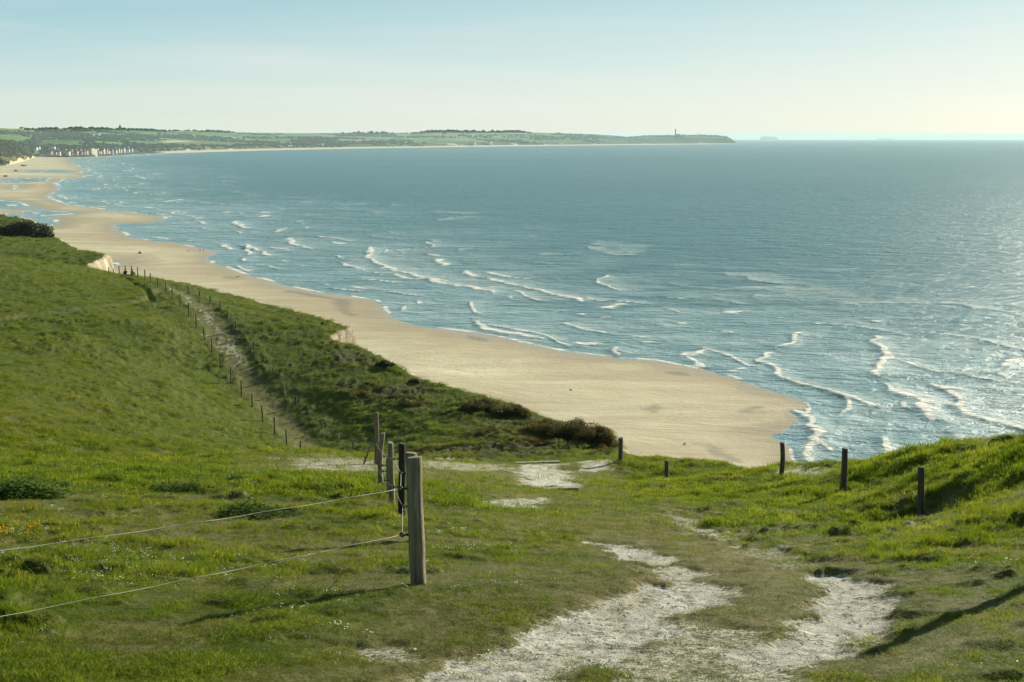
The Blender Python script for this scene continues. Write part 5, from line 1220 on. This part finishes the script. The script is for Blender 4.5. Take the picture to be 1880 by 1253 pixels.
for (px, row, L_, h_, tl, lab) in [(44, 305.5, 9, 2.4, 0.1, 'tilted concrete bunker ruin at the foot of the dunes'), (29, 315, 4.5, 2.2, -0.25, 'small bunker block on the open far beach'), (10, 325, 5, 2.2, 0.18, 'bunker block on the far beach nearest the left edge')]:
    p = on_beach(px, row); bm = bmesh.new(); box(bm, -L_/2, L_/2, -L_*0.35, L_*0.35, -0.6, h_*0.7); box(bm, -L_*0.56, L_*0.56, -L_*0.4, L_*0.4, h_*0.7+0.003, h_); bmesh.ops.bevel(bm, geom=bm.edges[:], offset=0.15, segments=1, affect='EDGES')
    o = bm_obj('bunker_ruin', bm, M_conc, None, p); o.rotation_euler = (0.05, tl, px); tag(o, lab, 'bunker ruin')

# ------------------------------------------------------------------ village by the bay
rock_m = plain('dark sea wall rocks', (0.030, 0.030, 0.026), 0.95, 0.1, 0.5, 0.15)
wpts = [(76,289.6),(100,289.6),(125,289.8),(160,288.9),(200,286.6),(240,283.6),(270,282.1),(292,281.6),(306,281.2)]
def wy(px): return sea_at(px, float(interp(wpts, px)), 0.3)[1]
Vw = []; cols_ = np.arange(76, 307, 1.5); hgt_ = interp([(76,2.0),(100,4.5),(160,6.0),(240,6.0),(265,6.0),(285,4.0),(306,1.2)], cols_)
for c_, h_ in zip(cols_, hgt_):
    Y = wy(c_); r = rng.normal(0, 0.5, 4)
    for k_, (dy, z) in enumerate([(0, -0.8), (4+r[0], h_*0.45+r[1]*0.4), (9+r[2], h_+r[3]*0.3), (22, h_+0.3), (40, h_-4)]): x = ray(c_, 280)[0]*(Y+dy); Vw.append((x, Y+dy, drop(x, Y+dy)+z))
o = mesh_obj('sea_wall', Vw, grid_faces(len(cols_), 5), rock_m); tag(o, 'long dark rock sea wall below the village houses', 'sea wall')
bm = bmesh.new()
Y = wy(94)+18; x0, x1 = ray(83,286)[0]*Y, ray(107,286)[0]*Y; box(bm, 0, x1-x0, 0, 8, -3, 3.2)
tag(bm_obj('terrace_wall', bm, plain('pale render', (0.50, 0.45, 0.34), 0.9, 0.1, 0.1, 0.2), None, (x0, Y, H+ray(94, 286.6)[1]*Y)), 'long low pale terrace wall above the far beach, below the tan house', 'wall')
WC = {'cream': (0.50, 0.45, 0.32), 'white': (0.58, 0.57, 0.52), 'tan': (0.36, 0.27, 0.18), 'grey': (0.20, 0.21, 0.21), 'rose': (0.30, 0.19, 0.15)}
RC = {'slate': (0.07, 0.08, 0.10), 'red': (0.26, 0.075, 0.05), 'brown': (0.14, 0.085, 0.06), 'blue': (0.12, 0.15, 0.20)}
MW = {k_: plain(k_+' wall', v, 0.9, 0.1, 0.08, 0.3) for k_, v in WC.items()}; MR = {k_: plain(k_+' roof', v, 0.8, 0.2, 0.15, 0.5) for k_, v in RC.items()}
M_win = plain('dark window glass', (0.03, 0.035, 0.04), 0.15, 0.5, 0.1)
def house(label, px, base, w_px, h_px, wall, roof, back=0, gable=True, windows=True, group='village houses by the sea'):
    Y = wy(min(px, 300))+26+back; mpp = Y/F; w = w_px*mpp*1.25; h = h_px*mpp*1.05; x, _, z = at(px, base, Y); d = w*0.9
    root = empty('house', (x, Y, z), math.radians(83)); tag(root, label, 'house', group)
    eave = h*0.62; bm = bmesh.new(); W2, D2 = w*0.42, d*0.5; box(bm, -W2, W2, -D2, D2, -5, eave)
    a = [bm.verts.new((sx*W2, sy*D2, eave)) for sx in (-1, 1) for sy in (-1, 1)]; r0_ = bm.verts.new((0, -D2, h)); r1_ = bm.verts.new((0, D2, h))
    bm.faces.new((a[0], a[2], r0_)); bm.faces.new((a[3], a[1], r1_)); bm_obj('wall', bm, MW[wall], root)
    bm = bmesh.new(); o_ = 0.5; t_ = 0.35
    for s in (-1, 1):
        q_ = [(s*(W2+o_), -D2-o_, eave-o_*0.7), (s*(W2+o_), D2+o_, eave-o_*0.7), (0, D2+o_, h+0.1), (0, -D2-o_, h+0.1)]
        lo_ = [bm.verts.new(v) for v in q_]; up = [bm.verts.new((v[0], v[1], v[2]+t_)) for v in q_]
        bm.faces.new(lo_); bm.faces.new(list(reversed(up)))
        for i in range(4): bm.faces.new((lo_[i], lo_[(i+1) % 4], up[(i+1) % 4], up[i]))
    rf = bm_obj('roof', bm, MR[roof], root)
    bm = bmesh.new(); box(bm, -0.6, 0.6, D2*0.5, D2*0.5+1.2, h*0.7, h+1.6); bm_obj('chimney', bm, MR['brown'], rf)
    if windows:
        nz_ = max(1, int(eave/3.2)); nx_ = max(1, int(w*0.8/3.5))
        for i in range(nz_):
            for j in range(nx_):
                bm = bmesh.new(); cx = -W2+(j+0.5)*2*W2/nx_; box(bm, cx-0.55, cx+0.55, -D2-0.06, -D2+0.05, 0.9+i*3.1, 2.4+i*3.1); bm_obj('window', bm, M_win, root)
            bm = bmesh.new(); box(bm, W2-0.05, W2+0.06, -0.6, 0.6, 0.9+i*3.1, 2.4+i*3.1); bm_obj('window', bm, M_win, root)
front = [(92,285.2,7,8,'tan','brown','tan gabled house above the pale terrace wall, leftmost on the front'),
 (102.5,284.8,3,6,'cream','slate','narrow cream house right of the tan gabled house'), (109,284.6,4,7,'white','slate','tall white gabled house between the narrow cream house and the wide one'),
 (125.5,284.6,5.5,7,'white','slate','white steep gabled house standing apart left of the red roofs'), (132,284.8,4,4,'grey','slate','low grey house joined to the white steep gabled one'),
 (141,285.0,5,8,'cream','brown','cream house with tall gable left of the red roofs'), (148,284.6,7,6.5,'grey','red','grey house under the left red roof'),
 (154,284.4,6,7,'rose','red','rosy house under the right red roof'), (160,284.0,3,8.5,'white','slate','slender white house touching the big apartment block'),
 (180,283.2,5,7,'grey','slate','dark grey house just right of the apartment block'), (184,283.2,4,6,'cream','slate','small cream house right of the dark grey one'),
 (189,282.9,6,10.5,'cream','slate','tallest cream house in the middle of the front'), (195,282.6,5.5,9.5,'tan','brown','tan house right of the tallest cream house'),
 (200,282.3,3.5,6,'white','slate','little white house between the tan house and the blue roof'), (204.5,281.9,6.5,8,'grey','blue','house with a big blue grey roof'),
 (212,281.3,5,6.5,'cream','slate','cream house right of the blue grey roof'), (217.5,281.0,4,9,'cream','slate','slim tall cream house, first of three pale spires'),
 (222,280.7,3.5,8,'cream','brown','slim cream house, middle of three pale spires'), (227.5,280.3,3.8,9.5,'white','slate','slim white house, brightest and last of three pale spires'),
 (231.5,279.9,3.2,6,'grey','slate','small grey house beside the brightest slim white house'), (236,279.4,3.5,6.5,'white','blue','pale house second from the right end of the village'),
 (241.5,279.0,3.8,7,'cream','blue','cream house at the right end of the village')]
for (a, b, c, d, e, f_, l) in front: house(l, a, b, c, d, e, f_)
apx = 169.5; Y = wy(apx)+26; mpp = Y/F; x, _, z = at(apx, 284.0, Y); root = empty('apartment_block', (x, Y, z), math.radians(80)); tag(root, 'large cream apartment block with banded balconies, biggest building on the front', 'apartment block')
w, h, d = 19*mpp, 9.5*mpp, 14; bm = bmesh.new(); box(bm, -w/2, w/2, -d/2, d/2, -6, h); box(bm, -w*0.3, w*0.2, -d*0.35, d*0.35, h+0.003, h+2.2); bm_obj('wall', bm, MW['cream'], root)
for i in range(5):
    z0 = 1.0+i*(h-1.5)/5; bm = bmesh.new(); box(bm, -w*0.46, w*0.46, -d/2-1.6, -d/2-0.003, z0, z0+1.1); bm_obj('balcony', bm, MW['white'], root)
    for j in range(5): bm = bmesh.new(); cx = -w*0.4+j*w*0.2; box(bm, cx-1.1, cx+1.1, -d/2-0.06, -d/2+0.05, z0+1.2, z0+2.6); bm_obj('window', bm, M_win, root)
    for j in (-1, 1): bm = bmesh.new(); box(bm, w/2-0.05, w/2+0.06, j*3-0.8, j*3+0.8, z0+1.2, z0+2.6); bm_obj('window', bm, M_win, root)
bm = bmesh.new(); box(bm, -w/2-0.4, w/2+0.4, -d/2-0.4, d/2+0.4, h+0.003, h+0.5); bm_obj('roof', bm, MR['brown'], root)
second = [(66,273.5,5,3.2,'white','slate','white farmhouse in the trees left above the village'), (71.5,272.6,3.5,3.5,'white','slate','tiny bright gable right of the white farmhouse'),
 (94,273.2,5,3.5,'tan','red','red roofed house on the slope behind the tan gabled house'), (99,271.8,4,2.8,'white','slate','flat looking white house highest behind the tan gabled house'),
 (78,279.5,6,4,'grey','slate','dark roofed house lowest left behind the dunes'), (86,277.5,6,4,'grey','slate','dark roofed house behind the tan gabled house'),
 (97,278.5,6,4,'rose','slate','dull rosy house in the second row above the narrow cream house'), (105,277,6,4,'grey','blue','bluish roofed house in the second row'),
 (114,279.6,7,5,'grey','slate','wide grey house in the shaded gap of the front'), (119,277.5,6,4,'rose','brown','brown roofed house in the second row above the gap'),
 (130,278.8,6,4.5,'rose','brown','brown roofed house behind the white steep gable'), (138,277.6,6,4.5,'grey','red','dull red roof directly behind the tall cream gable'),
 (146,277.6,6,4,'rose','red','red roofed house behind the twin red roofs'), (155,277.0,5,4,'tan','brown','brown roof left behind the apartment block'),
 (178,276.6,5,4,'white','slate','white gable peeping out right behind the apartment block'), (198,275.5,5,4,'grey','brown','brown roof in the second row above the tan house'),
 (211,274.6,5.5,4,'grey','blue','blue roof in the second row above the pale spires'), (234,273.4,5,4,'grey','blue','blue roof in the second row at the right end')]
for i, (a, b, c, d, e, f_, l) in enumerate(second): house(l, a, b, c, d, e, f_, back=70+10*(i % 3), windows=False)
def on_far(px, t): a, b, c = far_z(np.array([px]), np.array([t])); return float(a[0]), float(b[0]), float(c[0])
for (px, t, w, h, l) in [(46, 0.985, 20, 9, 'lone white farmhouse on the skyline at far left'), (175.5, 0.50, 16, 14, 'white house in the hillside woods, left of two'), (185.5, 0.52, 16, 17, 'brighter white house in the hillside woods, right of two'),
                         (283, 0.96, 34, 10, 'pale farm buildings on the skyline under the trees'), (76, 0.62, 14, 9, 'small white house between fields above the village'), (588, 0.05, 40, 12, 'pale building at the shore below the dark wood'), (868, 0.04, 34, 12, 'pale building on the far shore of the bay, left of two'), (899, 0.04, 26, 16, 'pale building on the far shore of the bay, right of two')]:
    x, y, z = on_far(px, t); root = empty('house', (x, y-30, z+1), -0.5); tag(root, l, 'house', 'lone houses across the bay'); bm = bmesh.new(); box(bm, -w/2, w/2, -5, 5, -8, h*0.65); bm_obj('wall', bm, MW['white'], root)
    bm = bmesh.new(); vv = [bm.verts.new(v) for v in ((-w/2-.5,-5.5,h*.63),(w/2+.5,-5.5,h*.63),(w/2+.5,5.5,h*.63),(-w/2-.5,5.5,h*.63),(-w/2-.5,0,h),(w/2+.5,0,h))]
    for f_ in ((0,1,5,4),(2,3,4,5),(1,2,5),(3,0,4),(3,2,1,0)): bm.faces.new([vv[i] for i in f_])
    bm_obj('roof', bm, MR['slate'], root)
# lookout tower on the left skyline
x, y, z = on_far(221.5, 0.99); root = empty('stone_tower', (x, y, z-2)); tag(root, 'slim dark tower rising above the skyline woods', 'tower')
mp_ = y/F; bm = bmesh.new(); tube(bm, [(0,0,-5),(0,0,9*mp_*0.55)], [7.5,6.5], 10); bm_obj('shaft', bm, M_conc, root); bm = bmesh.new(); tube(bm, [(0,0,9*mp_*0.55),(0,0,9*mp_*0.8),(0,0,9*mp_*0.97)], [4.4,4.0,0.8], 10); bm_obj('turret', bm, M_conc, root)
# lighthouse on the cape
x, y, z = on_far(1240, 0.99); mp_ = y/F; Ht = 11.3*mp_; root = empty('lighthouse', (x, y, z-1)); tag(root, 'tall lighthouse on the flat top of the cape', 'lighthouse')
M_lh = plain('lighthouse masonry', (0.20, 0.19, 0.17), 0.9, 0.1, 0.1, 0.1)
bm = bmesh.new(); tube(bm, [(0,0,-4),(0,0,Ht*0.3),(0,0,Ht*0.78)], [4.6,3.9,3.5], 14); bm_obj('tower', bm, M_lh, root)
bm = bmesh.new(); tube(bm, [(0,0,Ht*0.78),(0,0,Ht*0.81)], [5.6,5.6], 14); bm_obj('gallery', bm, M_conc, root)
bm = bmesh.new(); tube(bm, [(0,0,Ht*0.81),(0,0,Ht*0.92)], [3.0,3.0], 12); bm_obj('lantern', bm, M_win, root)
bm = bmesh.new(); tube(bm, [(0,0,Ht*0.92),(0,0,Ht*0.97),(0,0,Ht)], [3.3,1.4,0.2], 12); bm_obj('dome', bm, M_conc, root)
for (px, w, h, l) in [(1245.5, 30, 9, 'low keepers building beside the lighthouse'), (1254, 12, 6, 'small hut right of the keepers building')]:
    x, y, z = on_far(px, 0.99); root = empty('keepers_house', (x, y, z-1)); tag(root, l, 'building'); bm = bmesh.new(); box(bm, -w/2, w/2, -5, 5, -4, h*0.7); bm_obj('wall', bm, M_lh, root)
    bm = bmesh.new(); vv = [bm.verts.new(v) for v in ((-w/2-.5,-5.5,h*.7),(w/2+.5,-5.5,h*.7),(w/2+.5,5.5,h*.7),(-w/2-.5,5.5,h*.7),(-w/2+3,0,h),(w/2-3,0,h))]
    for f_ in ((0,1,5,4),(2,3,4,5),(1,2,5),(3,0,4),(3,2,1,0)): bm.faces.new([vv[i] for i in f_])
    bm_obj('roof', bm, MR['slate'], root)
x, y, z = on_far(1281, 0.99); bm = bmesh.new(); tube(bm, [(0,0,-3),(0,0,12),(0,0,24)], [1.3,0.9,0.4], 6)
for zz in (14, 18): tube(bm, [(-2.5,0,zz),(2.5,0,zz)], 0.35, 5)
tag(bm_obj('radio_mast', bm, M_conc, None, (x, y, z)), 'thin radio mast on the cape right of the lighthouse', 'mast')

# ------------------------------------------------------------------ ships on the horizon
M_hull = plain('grey ship hull', (0.10, 0.12, 0.14), 0.7, 0.2, 0.1, 0.05); M_box = plain('stacked containers', (0.22, 0.20, 0.20), 0.8, 0.1, 0.35, 0.08); M_sup = plain('ship superstructure', (0.55, 0.55, 0.52), 0.7, 0.2, 0.05)
def ship(label, px, L_, hull_h, blocks, sup, flip, Yd=25500):
    x = ray(px, 256)[0]*Yd; root = empty('ship', (x, Yd, drop(x, Yd)), 0.12); tag(root, label, 'ship', 'ships on the horizon')
    bm = bmesh.new(); s = flip; B_ = L_*0.07
    prof_ = [(-0.5, 1.0, 0.75), (-0.47, 1.0, 1.0), (0.30, 1.0, 1.0), (0.42, 1.08, 0.7), (0.5, 1.25, 0.05)]; g = []
    for t, hh, bb in prof_: g.append([bm.verts.new(v) for v in ((s*t*L_*(0.97 if t > 0.4 else 1), -B_*bb, -4), (s*t*L_, -B_*bb, hull_h*hh), (s*t*L_, B_*bb, hull_h*hh), (s*t*L_*(0.97 if t > 0.4 else 1), B_*bb, -4))])
    for a, b in zip(g[:-1], g[1:]):
        for i in range(3): bm.faces.new((a[i], a[i+1], b[i+1], b[i]))
        bm.faces.new((a[3], a[0], b[0], b[3]))
    bm.faces.new(g[0]); bm.faces.new(g[-1]); bm_obj('hull', bm, M_hull, root)
    for (t0, t1, z1) in blocks: bm = bmesh.new(); box(bm, *sorted((s*t0*L_, s*t1*L_)), -B_*0.92, B_*0.92, hull_h+0.1, z1); bm_obj('container_stack', bm, M_box, root)
    t0, t1, z1 = sup; bm = bmesh.new(); box(bm, *sorted((s*t0*L_, s*t1*L_)), -B_*0.9, B_*0.9, hull_h+0.1, z1); box(bm, *sorted((s*(t0-0.005)*L_, s*(t1+0.01)*L_)), -B_, B_, z1+0.1, z1+4); bm_obj('superstructure', bm, M_sup, root)
    bm = bmesh.new(); box(bm, *sorted((s*(t0-0.03)*L_, s*(t0-0.008)*L_)), -3, 3, hull_h, z1+6); bm_obj('funnel', bm, M_hull, root)
ship('large loaded container ship, faint on the horizon nearer the cape', 1412, 430, 38, [(-0.45,-0.26,70),(-0.2,0.1,72),(0.11,0.3,66),(0.31,0.42,56)], (-0.25,-0.215,84), 1)
ship('low faint tanker far right on the horizon', 1626, 400, 16, [(0.05,0.35,22)], (-0.32,-0.27,52), 1)


# ------------------------------------------------------------------ haze
def make_haze():
    m = bpy.data.materials.new('sea haze'); m.use_nodes = True; nt = m.node_tree; nt.nodes.clear()
    v = nt.nodes.new('ShaderNodeVolumePrincipled'); o = nt.nodes.new('ShaderNodeOutputMaterial')
    v.inputs['Color'].default_value = (0.62, 0.82, 0.87, 1); v.inputs['Density'].default_value = 5.6e-5; v.inputs['Anisotropy'].default_value = 0.1
    nt.links.new(v.outputs[0], o.inputs['Volume'])
    x0, x1, y0, y1, z0, z1 = -45000, 45000, -80, 42000, -190, 72
    V = [(x, y, z) for x in (x0, x1) for y in (y0, y1) for z in (z0, z1)]
    Fc = [(0,1,3,2),(4,6,7,5),(0,4,5,1),(2,3,7,6),(0,2,6,4),(1,5,7,3)]
    h = mesh_obj('haze', V, Fc, m); tag(h, 'pale haze lying over the sea and the far coast', 'haze', kind='stuff')
make_haze()
